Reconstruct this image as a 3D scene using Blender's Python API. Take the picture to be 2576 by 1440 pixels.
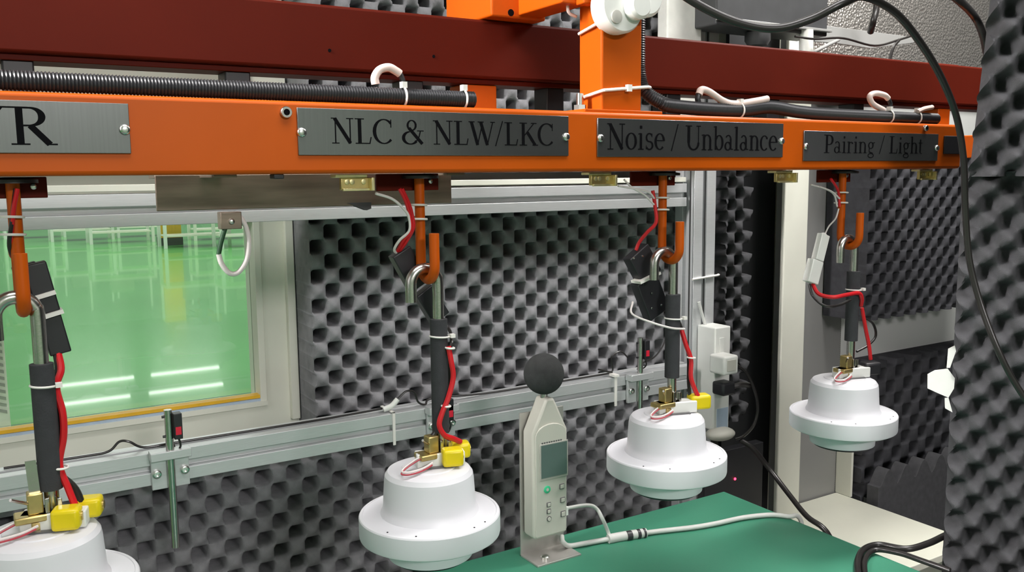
import bpy, bmesh, math, random
from mathutils import Vector, Matrix, Euler

random.seed(7)
SC = bpy.context.scene
COL = SC.collection
for o in list(bpy.data.objects):
    bpy.data.objects.remove(o)

# ------------------------------------------------------------------ camera
FOC, YAW, PIT, ROL = 2218.05, 0.553449, 0.125224, -0.0102948
EYE = Vector((0.0, 0.0, 1.37))
FW = Vector((math.sin(YAW) * math.cos(PIT), math.cos(YAW) * math.cos(PIT), -math.sin(PIT)))
R0 = Vector((math.cos(YAW), -math.sin(YAW), 0))
U0 = R0.cross(FW)
RT = R0 * math.cos(ROL) + U0 * math.sin(ROL)
UP = -R0 * math.sin(ROL) + U0 * math.cos(ROL)
cd = bpy.data.cameras.new('camera')
cd.sensor_width = 36
cd.lens = FOC / 2576 * 36
cd.clip_start = 0.02
cd.clip_end = 300
cam = bpy.data.objects.new('camera', cd)
COL.objects.link(cam)
m = Matrix((RT, UP, -FW)).transposed().to_4x4()
m.translation = EYE
cam.matrix_world = m
SC.camera = cam

# ------------------------------------------------------------------ view, world, lights
SC.view_settings.view_transform = 'Standard'
SC.view_settings.look = 'None'
SC.view_settings.gamma = 1
SC.view_settings.exposure = 0.0
SC.view_settings.use_curve_mapping = False
w = bpy.data.worlds.new('hall_light')
SC.world = w
w.use_nodes = True
w.node_tree.nodes['Background'].inputs[0].default_value = (0.97, 0.98, 1.0, 1)
w.node_tree.nodes['Background'].inputs[1].default_value = 0.18


def area(name, loc, aim, sx, sy, power, col=(1, 1, 1), spread=180):
    l = bpy.data.lights.new(name, 'AREA')
    l.shape = 'RECTANGLE'
    l.size, l.size_y = sx, sy
    l.energy = power
    l.color = col
    l.spread = math.radians(spread)
    o = bpy.data.objects.new(name, l)
    COL.objects.link(o)
    o.location = loc
    o.rotation_euler = (Vector(aim) - Vector(loc)).to_track_quat('-Z', 'Y').to_euler()
    return o


area('booth_ceiling_light', (0.8, 0.40, 2.40), (0.85, 0.70, 0.6), 2.0, 0.5, 8, (1, 0.97, 0.97), 90)
area('column_side_fill', (-0.55, 0.99, 2.20), (0.72, 0.975, 1.60), 0.10, 0.9, 7, (1, 0.96, 0.95), 56)  # added to brighten the column's left face, no such tube is seen
area('hall_front_light', (0.55, -5.0, 3.4), (0.85, 1.4, 1.1), 1.4, 0.5, 124, (1, 0.95, 0.96))
area('hall_wall_fill', (-1.0, -3.6, 5.0), (-1.0, -4.5, 0), 5.0, 2.0, 60, (1, 1, 0.98))  # added to brighten the unseen hall wall that the first plate reflects
area('corner_fill', (1.80, 0.88, 2.38), (1.82, 1.35, 0.8), 0.6, 0.3, 30, (1, 0.98, 0.95))  # added fill for the cream board and upright, no lamp known there
area('hall_roof_light', (6, 18, 9), (6, 18, 0), 34, 26, 5200, (1, 1, 0.97))
area('hall_light', (-1.9, 0.5, 1.9), (0.7, 1.0, 1.2), 1.6, 1.6, 9, (1, 0.99, 0.97))


# ------------------------------------------------------------------ points from measured sight lines
def ray(x, y):
    return FW * FOC + RT * (x - 1288) - UP * (y - 720)


def at(x, y, Y):
    d = ray(x, y)
    return EYE + d * (Y / d.y)


def atz(x, y, z):
    d = ray(x, y)
    return EYE + d * ((z - EYE.z) / d.z)


def atd(x, y, D):
    return EYE + ray(x, y) * (D / FOC)


# ------------------------------------------------------------------ materials
def nodes(name):
    mt = bpy.data.materials.new(name)
    mt.use_nodes = True
    nt = mt.node_tree
    return mt, nt, nt.nodes['Principled BSDF']


def mat(name, col, rough=0.5, metal=0.0, var=0.08, scale=30.0, bump=0.0, bscale=200.0, spec=0.5, coat=0.0, stretch=None):
    mt, nt, b = nodes(name)
    b.inputs['Roughness'].default_value = rough
    b.inputs['Metallic'].default_value = metal
    b.inputs['Specular IOR Level'].default_value = spec
    b.inputs['Coat Weight'].default_value = coat
    b.inputs['Coat Roughness'].default_value = 0.15
    tc = nt.nodes.new('ShaderNodeTexCoord')
    mp = nt.nodes.new('ShaderNodeMapping')
    nt.links.new(tc.outputs['Object'], mp.inputs[0])
    if stretch:
        mp.inputs['Scale'].default_value = stretch
    no = nt.nodes.new('ShaderNodeTexNoise')
    no.inputs['Scale'].default_value = scale
    no.inputs['Detail'].default_value = 4
    nt.links.new(mp.outputs[0], no.inputs['Vector'])
    cr = nt.nodes.new('ShaderNodeValToRGB')
    cr.color_ramp.elements[0].position = 0.3
    cr.color_ramp.elements[1].position = 0.7
    cr.color_ramp.elements[0].color = tuple(c * (1 - var) for c in col) + (1,)
    cr.color_ramp.elements[1].color = tuple(min(1, c * (1 + var)) for c in col) + (1,)
    nt.links.new(no.outputs['Fac'], cr.inputs[0])
    nt.links.new(cr.outputs[0], b.inputs['Base Color'])
    if bump:
        n2 = nt.nodes.new('ShaderNodeTexNoise')
        n2.inputs['Scale'].default_value = bscale
        n2.inputs['Detail'].default_value = 3
        nt.links.new(mp.outputs[0], n2.inputs['Vector'])
        bp = nt.nodes.new('ShaderNodeBump')
        bp.inputs['Strength'].default_value = bump
        bp.inputs['Distance'].default_value = 0.002
        nt.links.new(n2.outputs['Fac'], bp.inputs['Height'])
        nt.links.new(bp.outputs[0], b.inputs['Normal'])
    return mt


def emit(name, col, s):
    mt, nt, b = nodes(name)
    b.inputs['Base Color'].default_value = col + (1,)
    b.inputs['Emission Color'].default_value = col + (1,)
    b.inputs['Emission Strength'].default_value = s
    return mt


ORANGE = mat('orange_paint', (0.52, 0.086, 0.002), 0.42, 0, 0.05, 9, 0.04, 60, spec=0.22)
DARKRED = mat('dark_red_paint', (0.085, 0.009, 0.004), 0.5, 0, 0.10, 5, 0.05, 60, spec=0.07)  # darker and redder than the orange paint
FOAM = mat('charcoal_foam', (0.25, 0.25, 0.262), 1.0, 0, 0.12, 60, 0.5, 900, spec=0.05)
FOAM_SHADE = mat('foam_shade_tone', (0.085, 0.085, 0.09), 1.0, 0, 0.12, 60, 0.5, 900, spec=0.05)  # same foam with shade put into its colour, for less lit sheets
FOAM_DEEPSHADE = mat('foam_deep_shade_tone', (0.06, 0.06, 0.066), 1.0, 0, 0.12, 60, 0.5, 900, spec=0.05)  # same foam coloured darker still, for the deep shade in the corner
CREAM = mat('cream_painted_steel', (0.80, 0.80, 0.70), 0.45, 0, 0.05, 6)
ALU = mat('anodised_aluminium', (0.62, 0.635, 0.64), 0.38, 0.35, 0.05, 40, stretch=(1, 20, 20))
SLOT = mat('slot_shadow_grey', (0.20, 0.20, 0.20), 0.6, 0.4)
GAPSHADE = mat('gap_shade_black', (0.02, 0.02, 0.02), 0.7)
STEEL = mat('brushed_steel', (0.55, 0.53, 0.50), 0.25, 1.0, 0.08, 60, 0.05, 300)
STANDM = mat('satin_stainless', (0.48, 0.46, 0.43), 0.4, 0.6, 0.06, 60)
PLATE = mat('engraved_steel_plate', (0.23, 0.235, 0.235), 0.22, 0.85, 0.06, 8, stretch=(60, 1, 1))
INK = mat('black_ink', (0.004, 0.004, 0.005), 0.7, spec=0.05)
ZINC = mat('zinc_screw', (0.75, 0.75, 0.72), 0.25, 1.0)
BLACKP = mat('black_plastic', (0.018, 0.018, 0.021), 0.42)
SLEEVE = mat('black_foam_sleeve', (0.035, 0.036, 0.040), 0.85, 0, 0.1, 100, 0.2, 500)
RUBBER = mat('black_cable_rubber', (0.020, 0.018, 0.017), 0.3, 0, 0.1)
HOSE = mat('black_braided_hose', (0.030, 0.030, 0.034), 0.32, 0, 0.15, 300)
WHITE = mat('white_housing', (0.70, 0.70, 0.73), 0.38, 0, 0.01, 10)
WPLAS = mat('white_plastic', (0.78, 0.79, 0.75), 0.45, 0, 0.03)
NYLON = mat('white_nylon_tie', (0.85, 0.83, 0.78), 0.5, 0, 0.03)
YELLOW = mat('yellow_plastic', (0.76, 0.60, 0.005), 0.35, 0, 0.05)
BRASS = mat('brass', (0.62, 0.48, 0.20), 0.33, 0.9, 0.12, 80)
BRASSL = mat('pale_brass', (0.80, 0.70, 0.38), 0.3, 0.8, 0.1, 80)
THINR = mat('thin_red_wire', (0.42, 0.05, 0.07), 0.4)
REDW = mat('red_wire', (0.60, 0.012, 0.018), 0.35)
WHITEW = mat('white_wire', (0.75, 0.70, 0.68), 0.45)
PINKS = mat('pink_white_sleeve', (0.78, 0.62, 0.56), 0.5)
GREENM = mat('green_rubber_mat', (0.046, 0.225, 0.138), 0.42, 0, 0.10, 4, 0.06, 400)
METERC = mat('beige_grey_plastic', (0.52, 0.51, 0.45), 0.5, 0, 0.02)
METERD = mat('dark_print', (0.10, 0.10, 0.10), 0.5)
LCD = mat('lcd_grey', (0.10, 0.14, 0.13), 0.2, 0, 0.03)
BTN = mat('button_grey', (0.42, 0.41, 0.37), 0.5)
GREENB = mat('green_power_button', (0.05, 0.50, 0.25), 0.4)
WIND = mat('windscreen_foam', (0.05, 0.052, 0.052), 1.0, 0, 0.1, 100, 0.6, 900, spec=0.05)
GREYP = mat('grey_sheet_steel', (0.30, 0.30, 0.29), 0.45, 0.15, 0.08, 3)
DARKP = mat('dark_grey_panel', (0.025, 0.026, 0.028), 0.6, 0, 0.1, 5)
BOARD = mat('cream_board', (0.78, 0.78, 0.66), 0.5, 0, 0.05, 5)
BROWNM = mat('stained_sheet_steel', (0.24, 0.19, 0.15), 0.35, 0.7, 0.35, 7, stretch=(1, 1, 8))
FLOORG = mat('green_epoxy_floor', (0.115, 0.46, 0.115), 0.20, 0, 0.07, 0.5, 0.06, 1.2, spec=0.5)
FLOORG.node_tree.nodes['Principled BSDF'].inputs['Coat Weight'].default_value = 0.35
FLOORG.node_tree.nodes['Principled BSDF'].inputs['Coat Roughness'].default_value = 0.03
YTAPE = mat('yellow_tape', (0.85, 0.48, 0.02), 0.5)
BTAPE = mat('pale_blue_gasket', (0.45, 0.55, 0.68), 0.5)
GREYCAB = mat('grey_cable', (0.55, 0.56, 0.53), 0.5, 0, 0.04)
DARKBOX = mat('dark_grey_paint', (0.045, 0.046, 0.048), 0.5, 0, 0.1)
PIPEW = mat('white_pipe', (0.75, 0.75, 0.70), 0.45)


def foil_material():
    mt, nt, b = nodes('crinkled_foil')
    b.inputs['Base Color'].default_value = (0.72, 0.68, 0.63, 1)
    b.inputs['Metallic'].default_value = 0.9
    b.inputs['Roughness'].default_value = 0.35
    tc = nt.nodes.new('ShaderNodeTexCoord')
    vo = nt.nodes.new('ShaderNodeTexVoronoi')
    vo.inputs['Scale'].default_value = 160
    nt.links.new(tc.outputs['Object'], vo.inputs['Vector'])
    no = nt.nodes.new('ShaderNodeTexNoise')
    no.inputs['Scale'].default_value = 14
    nt.links.new(tc.outputs['Object'], no.inputs['Vector'])
    ad = nt.nodes.new('ShaderNodeMath')
    ad.operation = 'ADD'
    nt.links.new(vo.outputs['Distance'], ad.inputs[0])
    nt.links.new(no.outputs['Fac'], ad.inputs[1])
    bp = nt.nodes.new('ShaderNodeBump')
    bp.inputs['Strength'].default_value = 0.7
    bp.inputs['Distance'].default_value = 0.004
    nt.links.new(ad.outputs[0], bp.inputs['Height'])
    nt.links.new(bp.outputs[0], b.inputs['Normal'])
    return mt


FOIL = foil_material()


def perforated_material():
    mt, nt, b = nodes('perforated_steel')
    b.inputs['Metallic'].default_value = 0.2
    b.inputs['Roughness'].default_value = 0.45
    tc = nt.nodes.new('ShaderNodeTexCoord')
    mp = nt.nodes.new('ShaderNodeMapping')
    mp.inputs['Rotation'].default_value = (0, math.radians(45), 0)
    nt.links.new(tc.outputs['Object'], mp.inputs[0])
    vo = nt.nodes.new('ShaderNodeTexVoronoi')
    vo.inputs['Scale'].default_value = 260
    vo.inputs['Randomness'].default_value = 0
    nt.links.new(mp.outputs[0], vo.inputs['Vector'])
    cr = nt.nodes.new('ShaderNodeValToRGB')
    cr.color_ramp.elements[0].position = 0.30
    cr.color_ramp.elements[0].color = (0.30, 0.305, 0.30, 1)
    cr.color_ramp.elements[1].position = 0.42
    cr.color_ramp.elements[1].color = (0.85, 0.86, 0.83, 1)
    nt.links.new(vo.outputs['Distance'], cr.inputs[0])
    nt.links.new(cr.outputs[0], b.inputs['Base Color'])
    return mt


PERF = perforated_material()


def glass_material():
    mt = bpy.data.materials.new('window_glass')
    mt.use_nodes = True
    nt = mt.node_tree
    nt.nodes.clear()
    out = nt.nodes.new('ShaderNodeOutputMaterial')
    mx = nt.nodes.new('ShaderNodeMixShader')
    tr = nt.nodes.new('ShaderNodeBsdfTransparent')
    tr.inputs[0].default_value = (0.93, 0.97, 0.94, 1)
    gl = nt.nodes.new('ShaderNodeBsdfGlossy')
    gl.inputs['Roughness'].default_value = 0.02
    fr = nt.nodes.new('ShaderNodeFresnel')
    fr.inputs[0].default_value = 1.45
    nt.links.new(fr.outputs[0], mx.inputs[0])
    nt.links.new(tr.outputs[0], mx.inputs[1])
    nt.links.new(gl.outputs[0], mx.inputs[2])
    nt.links.new(mx.outputs[0], out.inputs[0])
    return mt


GLASS = glass_material()


# ------------------------------------------------------------------ mesh helpers
def smooth_path(pts, n=6):
    P = [Vector(p) for p in pts]
    if len(P) < 3 or n < 2:
        return P
    Q = [P[0] * 2 - P[1]] + P + [P[-1] * 2 - P[-2]]
    out = []
    for i in range(1, len(Q) - 2):
        a, b, c, d = Q[i - 1], Q[i], Q[i + 1], Q[i + 2]
        for k in range(n):
            t = k / n
            out.append(0.5 * ((2 * b) + (c - a) * t + (2 * a - 5 * b + 4 * c - d) * t * t + (3 * b - a - 3 * c + d) * t ** 3))
    out.append(P[-1])
    return out


class MB:
    def __init__(self):
        self.v, self.f = [], []

    def add(self, vs, fs):
        n = len(self.v)
        self.v += [Vector(p) for p in vs]
        self.f += [tuple(n + i for i in f) for f in fs]
        return self

    def box(self, x0, x1, y0, y1, z0, z1):
        vs = [(x, y, z) for z in (z0, z1) for y in (y0, y1) for x in (x0, x1)]
        return self.add(vs, [(0, 2, 3, 1), (4, 5, 7, 6), (0, 1, 5, 4), (2, 6, 7, 3), (0, 4, 6, 2), (1, 3, 7, 5)])

    def obox(self, c, ax, ay, az):
        """box about c with half-axis vectors"""
        c, ax, ay, az = Vector(c), Vector(ax), Vector(ay), Vector(az)
        vs = [c + ax * i + ay * j + az * k for k in (-1, 1) for j in (-1, 1) for i in (-1, 1)]
        fs = [(0, 2, 3, 1), (4, 5, 7, 6), (0, 1, 5, 4), (2, 6, 7, 3), (0, 4, 6, 2), (1, 3, 7, 5)]
        if ax.cross(ay).dot(az) < 0:
            fs = [f[::-1] for f in fs]
        return self.add(vs, fs)

    def tube(self, pts, r, n=10, sub=6, cap=True, rf=None):
        P = smooth_path(pts, sub)
        vs, fs = [], []
        t0 = (P[1] - P[0]).normalized()
        nrm = t0.orthogonal().normalized()
        s = 0.0
        for i, p in enumerate(P):
            if i:
                s += (p - P[i - 1]).length
            t = (P[min(i + 1, len(P) - 1)] - P[max(i - 1, 0)])
            t = t.normalized() if t.length > 1e-9 else t0
            nrm = (nrm - t * nrm.dot(t))
            nrm = nrm.normalized() if nrm.length > 1e-9 else t.orthogonal().normalized()
            bn = t.cross(nrm)
            rr = rf(s) if rf else r
            for k in range(n):
                a = 2 * math.pi * k / n
                vs.append(p + (nrm * math.cos(a) + bn * math.sin(a)) * rr)
        L = len(P)
        for i in range(L - 1):
            for k in range(n):
                k2 = (k + 1) % n
                fs.append((i * n + k, i * n + k2, (i + 1) * n + k2, (i + 1) * n + k))
        if cap:
            fs.append(tuple(range(n))[::-1])
            fs.append(tuple((L - 1) * n + k for k in range(n)))
        return self.add(vs, fs)

    def hose(self, pts, r, pitch=0.0032, depth=0.10, n=12):
        P = smooth_path(pts, 24)
        # resample evenly
        q = [P[0]]
        step = pitch / 3
        acc = 0
        for i in range(1, len(P)):
            a, b = P[i - 1], P[i]
            L = (b - a).length
            while acc + L >= step and L > 1e-9:
                a = a + (b - a) * ((step - acc) / L)
                q.append(a)
                L = (b - a).length
                acc = 0
            acc += L
        return self.tube(q, r, n, 1, True, lambda s: r * (1 + depth * math.sin(2 * math.pi * s / pitch)))

    def lathe(self, prof, c=(0, 0, 0), seg=48, axis=(0, 0, 1)):
        c = Vector(c)
        az = Vector(axis).normalized()
        ax = az.orthogonal().normalized()
        ay = az.cross(ax)
        vs, fs = [], []
        for (r, z) in prof:
            for k in range(seg):
                a = 2 * math.pi * k / seg
                vs.append(c + (ax * math.cos(a) + ay * math.sin(a)) * max(r, 1e-5) + az * z)
        for i in range(len(prof) - 1):
            for k in range(seg):
                k2 = (k + 1) % seg
                fs.append((i * seg + k, i * seg + k2, (i + 1) * seg + k2, (i + 1) * seg + k))
        fs.append(tuple(range(seg))[::-1])
        fs.append(tuple((len(prof) - 1) * seg + k for k in range(seg)))
        return self.add(vs, fs)

    def cyl(self, a, b, r, n=16, r2=None):
        a, b = Vector(a), Vector(b)
        L = (b - a).length
        return self.lathe([(r, 0), (r if r2 is None else r2, L)], a, n, b - a)

    def ring(self, c, axis, R, r, n=20, m_=8):
        """closed torus"""
        c = Vector(c)
        az = Vector(axis).normalized()
        ax = az.orthogonal().normalized()
        ay = az.cross(ax)
        vs, fs = [], []
        for i in range(n):
            a = 2 * math.pi * i / n
            d = ax * math.cos(a) + ay * math.sin(a)
            for k in range(m_):
                b = 2 * math.pi * k / m_
                vs.append(c + d * (R + r * math.cos(b)) + az * r * math.sin(b))
        for i in range(n):
            for k in range(m_):
                fs.append((i * m_ + k, ((i + 1) % n) * m_ + k, ((i + 1) % n) * m_ + (k + 1) % m_, i * m_ + (k + 1) % m_))
        return self.add(vs, fs)

    def ball(self, c, rx, ry=None, rz=None, n=24):
        ry = rx if ry is None else ry
        rz = rx if rz is None else rz
        c = Vector(c)
        vs, fs = [], []
        h = n // 2
        for i in range(h + 1):
            th = math.pi * i / h
            for k in range(n):
                a = 2 * math.pi * k / n
                vs.append(c + Vector((rx * max(math.sin(th), 1e-4) * math.cos(a), ry * max(math.sin(th), 1e-4) * math.sin(a), -rz * math.cos(th))))
        for i in range(h):
            for k in range(n):
                k2 = (k + 1) % n
                fs.append((i * n + k, i * n + k2, (i + 1) * n + k2, (i + 1) * n + k))
        return self.add(vs, fs)

    def prism(self, poly, o, ax, ay, d):
        """polygon (2d, counter-clockwise seen against d) at o + ax*x + ay*y extruded by vector d"""
        o, ax, ay, d = Vector(o), Vector(ax), Vector(ay), Vector(d)
        n = len(poly)
        a = [o + ax * x + ay * y for x, y in poly]
        b = [p + d for p in a]
        fs = [tuple(range(n)), tuple(range(n, 2 * n))[::-1]]
        for i in range(n):
            j = (i + 1) % n
            fs.append((i, n + i, n + j, j))
        return self.add(a + b, fs)

    def build(self, name, material, parent=None, bevel=0.0, sharp=40, mesh=None):
        off = origin_of(parent)
        if parent is None:
            xs = [p.x for p in self.v]
            ys = [p.y for p in self.v]
            zs = [p.z for p in self.v]
            off = Vector(((min(xs) + max(xs)) / 2, (min(ys) + max(ys)) / 2, min(zs)))
        me = bpy.data.meshes.new(name)
        me.from_pydata([p - off for p in self.v], [], self.f)
        bm = bmesh.new()
        bm.from_mesh(me)
        bmesh.ops.recalc_face_normals(bm, faces=bm.faces)
        bm.to_mesh(me)
        bm.free()
        me.materials.append(material)
        for p in me.polygons:
            p.use_smooth = True
        me.set_sharp_from_angle(angle=math.radians(sharp))
        o = bpy.data.objects.new(name, me)
        COL.objects.link(o)
        if parent is None:
            o.location = off
        else:
            o.parent = parent
        if bevel:
            md = o.modifiers.new('edge', 'BEVEL')
            md.width = bevel
            md.segments = 3
            md.limit_method = 'ANGLE'
            md.angle_limit = math.radians(50)
            md.harden_normals = False
        return o


def origin_of(o):
    v = Vector((0, 0, 0))
    while o is not None:
        v += o.location
        o = o.parent
    return v


def tag(o, label, cat, group=None):
    o['label'] = label
    o['category'] = cat
    if group:
        o['group'] = group
    return o


def thing(name, label, cat, loc, group=None):
    o = bpy.data.objects.new(name, None)
    o.empty_display_size = 0.02
    COL.objects.link(o)
    o.location = Vector(loc)
    return tag(o, label, cat, group)


def struct(o):
    o['kind'] = 'structure'
    return o


def B(*a):
    return MB().box(*a)


# ------------------------------------------------------------------ the setting
struct(B(-45, 60, -8, 80, -0.1, 0).build('floor', FLOORG))
struct(B(-1.5, 2.75, -2.6, 1.55, 0.0, 0.012).build('floor_booth', mat('grey_booth_floor', (0.30, 0.29, 0.29), 0.6)))
WX0, WX1 = -0.98, 0.440          # window opening
WZ0, WZ1 = 0.968, 1.3035
WY0, WY1 = 1.56, 1.62
wl = struct(B(-1.5, WX1, WY0, WY1, WZ1, 2.45).build('wall_back', mat('cream_wall', (0.50, 0.49, 0.42), 0.5, 0, 0.05, 6)))
wb = MB()
wb.box(-1.5, 0.498, WY0, WY1, 0.895, WZ0)
wb.box(-1.5, 0.498, WY0 + 0.045, WY1 + 0.04, 0.0, 0.895)
wb.box(-1.5, WX0, WY0, WY1, WZ0, WZ1)
wb.box(WX1 - 0.0, 0.498, WY0, WY1, WZ0, WZ1 + 0.0)
wb.box(WX1, 0.498, WY0 + 0.002, WY1, WZ1, 2.45)
wb.box(0.498, 2.75, WY0 + 0.045, WY1 + 0.04, WZ1, 2.45)
wb.box(0.498, 2.75, WY0 + 0.045, WY1 + 0.04, 0.0, WZ1)
wb.build('wall_panel', CREAM, wl)
struct(B(1.352, 1.567, WY0 + 0.030, WY0 + 0.0445, 0.3, 2.2).build('gap_shade_sheet', DARKP))  # dark sheet standing in for the shade between post and foam strip
win = struct(MB().box(WX1 - 0.012, WX1, WY0 - 0.004, WY1, WZ0, WZ1)
             .box(WX0, WX0 + 0.012, WY0 - 0.004, WY1, WZ0, WZ1)
             .box(WX0 + 0.012, WX1 - 0.012, WY0 - 0.004, WY1, WZ1 - 0.010, WZ1).build('window_1', CREAM, None, 0.001))
B(WX0 + 0.012, WX1 - 0.012, WY0 + 0.03, WY0 + 0.034, WZ0 + 0.012, WZ1 - 0.010).build('pane', GLASS, win)
B(WX0 + 0.012, WX1 - 0.012, WY0 + 0.0, WY0 + 0.02, WZ0 + 0.008, WZ0 + 0.0135).build('yellow_strip', YTAPE, win)['label'] = 'yellow strip along window bottom'
B(WX0 + 0.012, WX1 - 0.012, WY0 - 0.003, WY0 + 0.02, WZ0 + 0.003, WZ0 + 0.0075).build('gasket', BTAPE, win)['label'] = 'pale blue gasket under yellow strip'
B(WX0, WX1, WY0 - 0.006, WY0 + 0.02, WZ0 - 0.006, WZ0 + 0.003).build('sill', CREAM, win)
struct(B(0.4825, 0.497, WY0 - 0.012, WY0, 0.93, 1.32).build('trim_1', CREAM, None, 0.001))

struct(B(-1.5, 2.75, -1.25, 1.6, 2.45, 2.5).build('ceiling', mat('ceiling_grey', (0.5, 0.5, 0.5), 0.7)))
struct(B(-7, 5, -6.1, -6.0, 0, 5).build('wall_hall', mat('hall_wall_white', (0.78, 0.78, 0.74), 0.6)))
struct(B(2.75, 2.81, -1.25, 1.6, 0, 2.45).build('wall_right', DARKP))
struct(B(1.55, 2.81, -1.31, -1.25, 0, 2.45).build('wall_front', DARKP))


# ------------------------------------------------------------------ acoustic foam
def foam(name, o, u, v, n, W, H, base, amp, period, mt, ph=(0, 0), res=20, edge=0.0, parent=None, soft=0.12):
    """egg-crate sheet: o lower corner of the back, u, v along it, n outwards"""
    o, u, v, n = Vector(o), Vector(u).normalized(), Vector(v).normalized(), Vector(n).normalized()
    nx = max(4, int(W / period * res))
    nz = max(4, int(H / period * res))
    k = 2 * math.pi / period
    vs, fs = [], []

    def hgt(a, b):
        c = math.cos(k * a + ph[0]) * math.cos(k * b + ph[1])
        s = min(1.0, max(0.0, (c + 0.285) / 0.25))
        return base + amp * ((1 - soft) * s * s * (3 - 2 * s) + soft * 0.5 * (1 + c))
    rnd = random.Random(len(name) + int(W * 1000))
    for j in range(nz + 1):
        for i in range(nx + 1):
            a, b = W * i / nx, H * j / nz
            h = hgt(a, b)
            da = 0
            if edge:
                ea = min(i, nx - i) / nx
                if ea < 0.5 and (i == 0 or i == nx):
                    da = edge * math.sin(k * b + ph[1]) * (1 if i == 0 else -1)
            vs.append(o + u * (a + da) + v * b + n * h)
    for j in range(nz):
        for i in range(nx):
            p = j * (nx + 1) + i
            fs.append((p, p + 1, p + nx + 2, p + nx + 1))
    rim = [i for i in range(nx + 1)] + [j * (nx + 1) + nx for j in range(1, nz + 1)] + \
          [nz * (nx + 1) + i for i in range(nx - 1, -1, -1)] + [j * (nx + 1) for j in range(nz - 1, 0, -1)]
    nb = len(vs)
    for q in rim:
        j, i = divmod(q, nx + 1)
        vs.append(o + u * (W * i / nx) + v * (H * j / nz))
    L = len(rim)
    for t in range(L):
        t2 = (t + 1) % L
        fs.append((rim[t2], rim[t], nb + t, nb + t2))
    fs.append(tuple(nb + t for t in range(L))[::-1])
    mb = MB()
    mb.add(vs, fs)
    return mb.build(name, mt, parent, 0, 75)


PER = 0.0518
X, Y, Z = Vector((1, 0, 0)), Vector((0, 1, 0)), Vector((0, 0, 1))
NY = -Y
tag(foam('acoustic_foam_panel', (0.499, WY0 + 0.044, 0.895), X, Z, NY, 0.845, 0.43, 0.010, 0.133, PER, FOAM, (1.42, 0.9)),
    'large charcoal egg-crate foam panel right of the window, between the two aluminium rails', 'foam panel', 'egg-crate foam panels')
tag(foam('acoustic_foam_panel', (-0.20, WY0 + 0.044, 0.46), X, Z, NY, 0.775, 0.433, 0.030, 0.133, PER * 1.05, FOAM, (0.2, 0.3)),
    'charcoal egg-crate foam panel under the window, below the lower rail', 'foam panel', 'egg-crate foam panels')
tag(foam('acoustic_foam_panel', (0.577, WY0 + 0.044, 0.46), X, Z, NY, 0.765, 0.42, 0.004, 0.129, PER, FOAM, (1.3, 0.6)),
    'charcoal egg-crate foam panel below the lower rail, behind the sound level meter', 'foam panel', 'egg-crate foam panels')
tag(foam('acoustic_foam_panel', (0.503, WY0 + 0.044, 1.375), X, Z, NY, 0.84, 0.55, 0.010, 0.133, PER, FOAM, (0.7, 0.2)),
    'charcoal egg-crate foam panel above the top rail, seen over the dark red beam', 'foam panel', 'egg-crate foam panels')
tag(foam('acoustic_foam_panel', (1.484, WY0 + 0.029, 0.78), X, Z, NY, 0.082, 0.62, 0.005, 0.123, PER, FOAM_SHADE, (0.7, 0.2), edge=0.009),
    'narrow upright strip of shade-toned foam just right of the aluminium post', 'foam panel', 'egg-crate foam panels')
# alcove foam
tag(foam('acoustic_foam_panel', at(2165, 640, 1.38) * 1.0 + Vector((0, 0.105, -0.165)), X, Z, NY, 0.48, 0.40, 0.062, 0.065, PER, FOAM_DEEPSHADE, (1.5, 0.2)),
    'shade-toned foam block high in the corner behind the rightmost motor', 'foam panel', 'egg-crate foam panels')

# ------------------------------------------------------------------ alcove at the right
struct(B(1.568, 1.74, WY0 - 0.012, WY0 - 0.001, 0.3, 2.2).build('wall_panel_dark', DARKP))
struct(B(1.652, 1.734, 1.44, 1.452, 0.28, 1.75).build('trim_2', CREAM, None, 0.003))
tag(B(1.70, 1.935, 1.49, 1.51, 0.50, 1.75).build('grey_sheet', GREYP, None, 0.001),
    'plain grey sheet steel panel between the cream upright and the corner', 'panel')
tag(B(1.937, 2.60, 1.49, 1.51, 0.30, 1.75).build('perforated_panel', PERF),
    'grey perforated steel sheet under the high foam block in the corner', 'panel')
tag(B(1.66, 1.935, 1.10, 1.485, 0.497, 0.515).build('ledge_board', BOARD, None, 0.002),
    'low cream board ledge in the corner beyond the green table', 'board')
tag(B(1.934, 1.942, 1.44, 1.488, 0.515, 0.80).build('corner_strip', CREAM, None, 0.001),
    'slim cream upright strip rising from the back corner of the ledge', 'strip')
# low foam in the corner: an egg-crate sheet on the wall and a smooth-backed sheet standing before it
tag(foam('acoustic_foam_panel', (1.950, 1.4895, 0.50), X, Z, NY, 0.50, 0.375, 0.02, 0.05, 0.075, FOAM_DEEPSHADE, (0.3, 0)),
    'shade-toned egg-crate foam sheet low on the corner wall, under the perforated steel', 'foam panel', 'egg-crate foam panels')
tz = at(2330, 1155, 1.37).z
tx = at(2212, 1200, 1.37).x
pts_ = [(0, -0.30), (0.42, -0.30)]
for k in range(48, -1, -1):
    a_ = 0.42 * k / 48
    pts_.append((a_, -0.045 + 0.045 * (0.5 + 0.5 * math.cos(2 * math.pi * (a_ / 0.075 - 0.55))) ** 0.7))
tag(MB().prism(pts_, (tx, 1.37, tz), X, Z, Y * 0.035).build('smooth_foam_sheet', FOAM_SHADE, None, 0.001),
    'smooth charcoal foam sheet with a toothed upper edge, standing low in the corner', 'foam panel', 'egg-crate foam panels')

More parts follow.
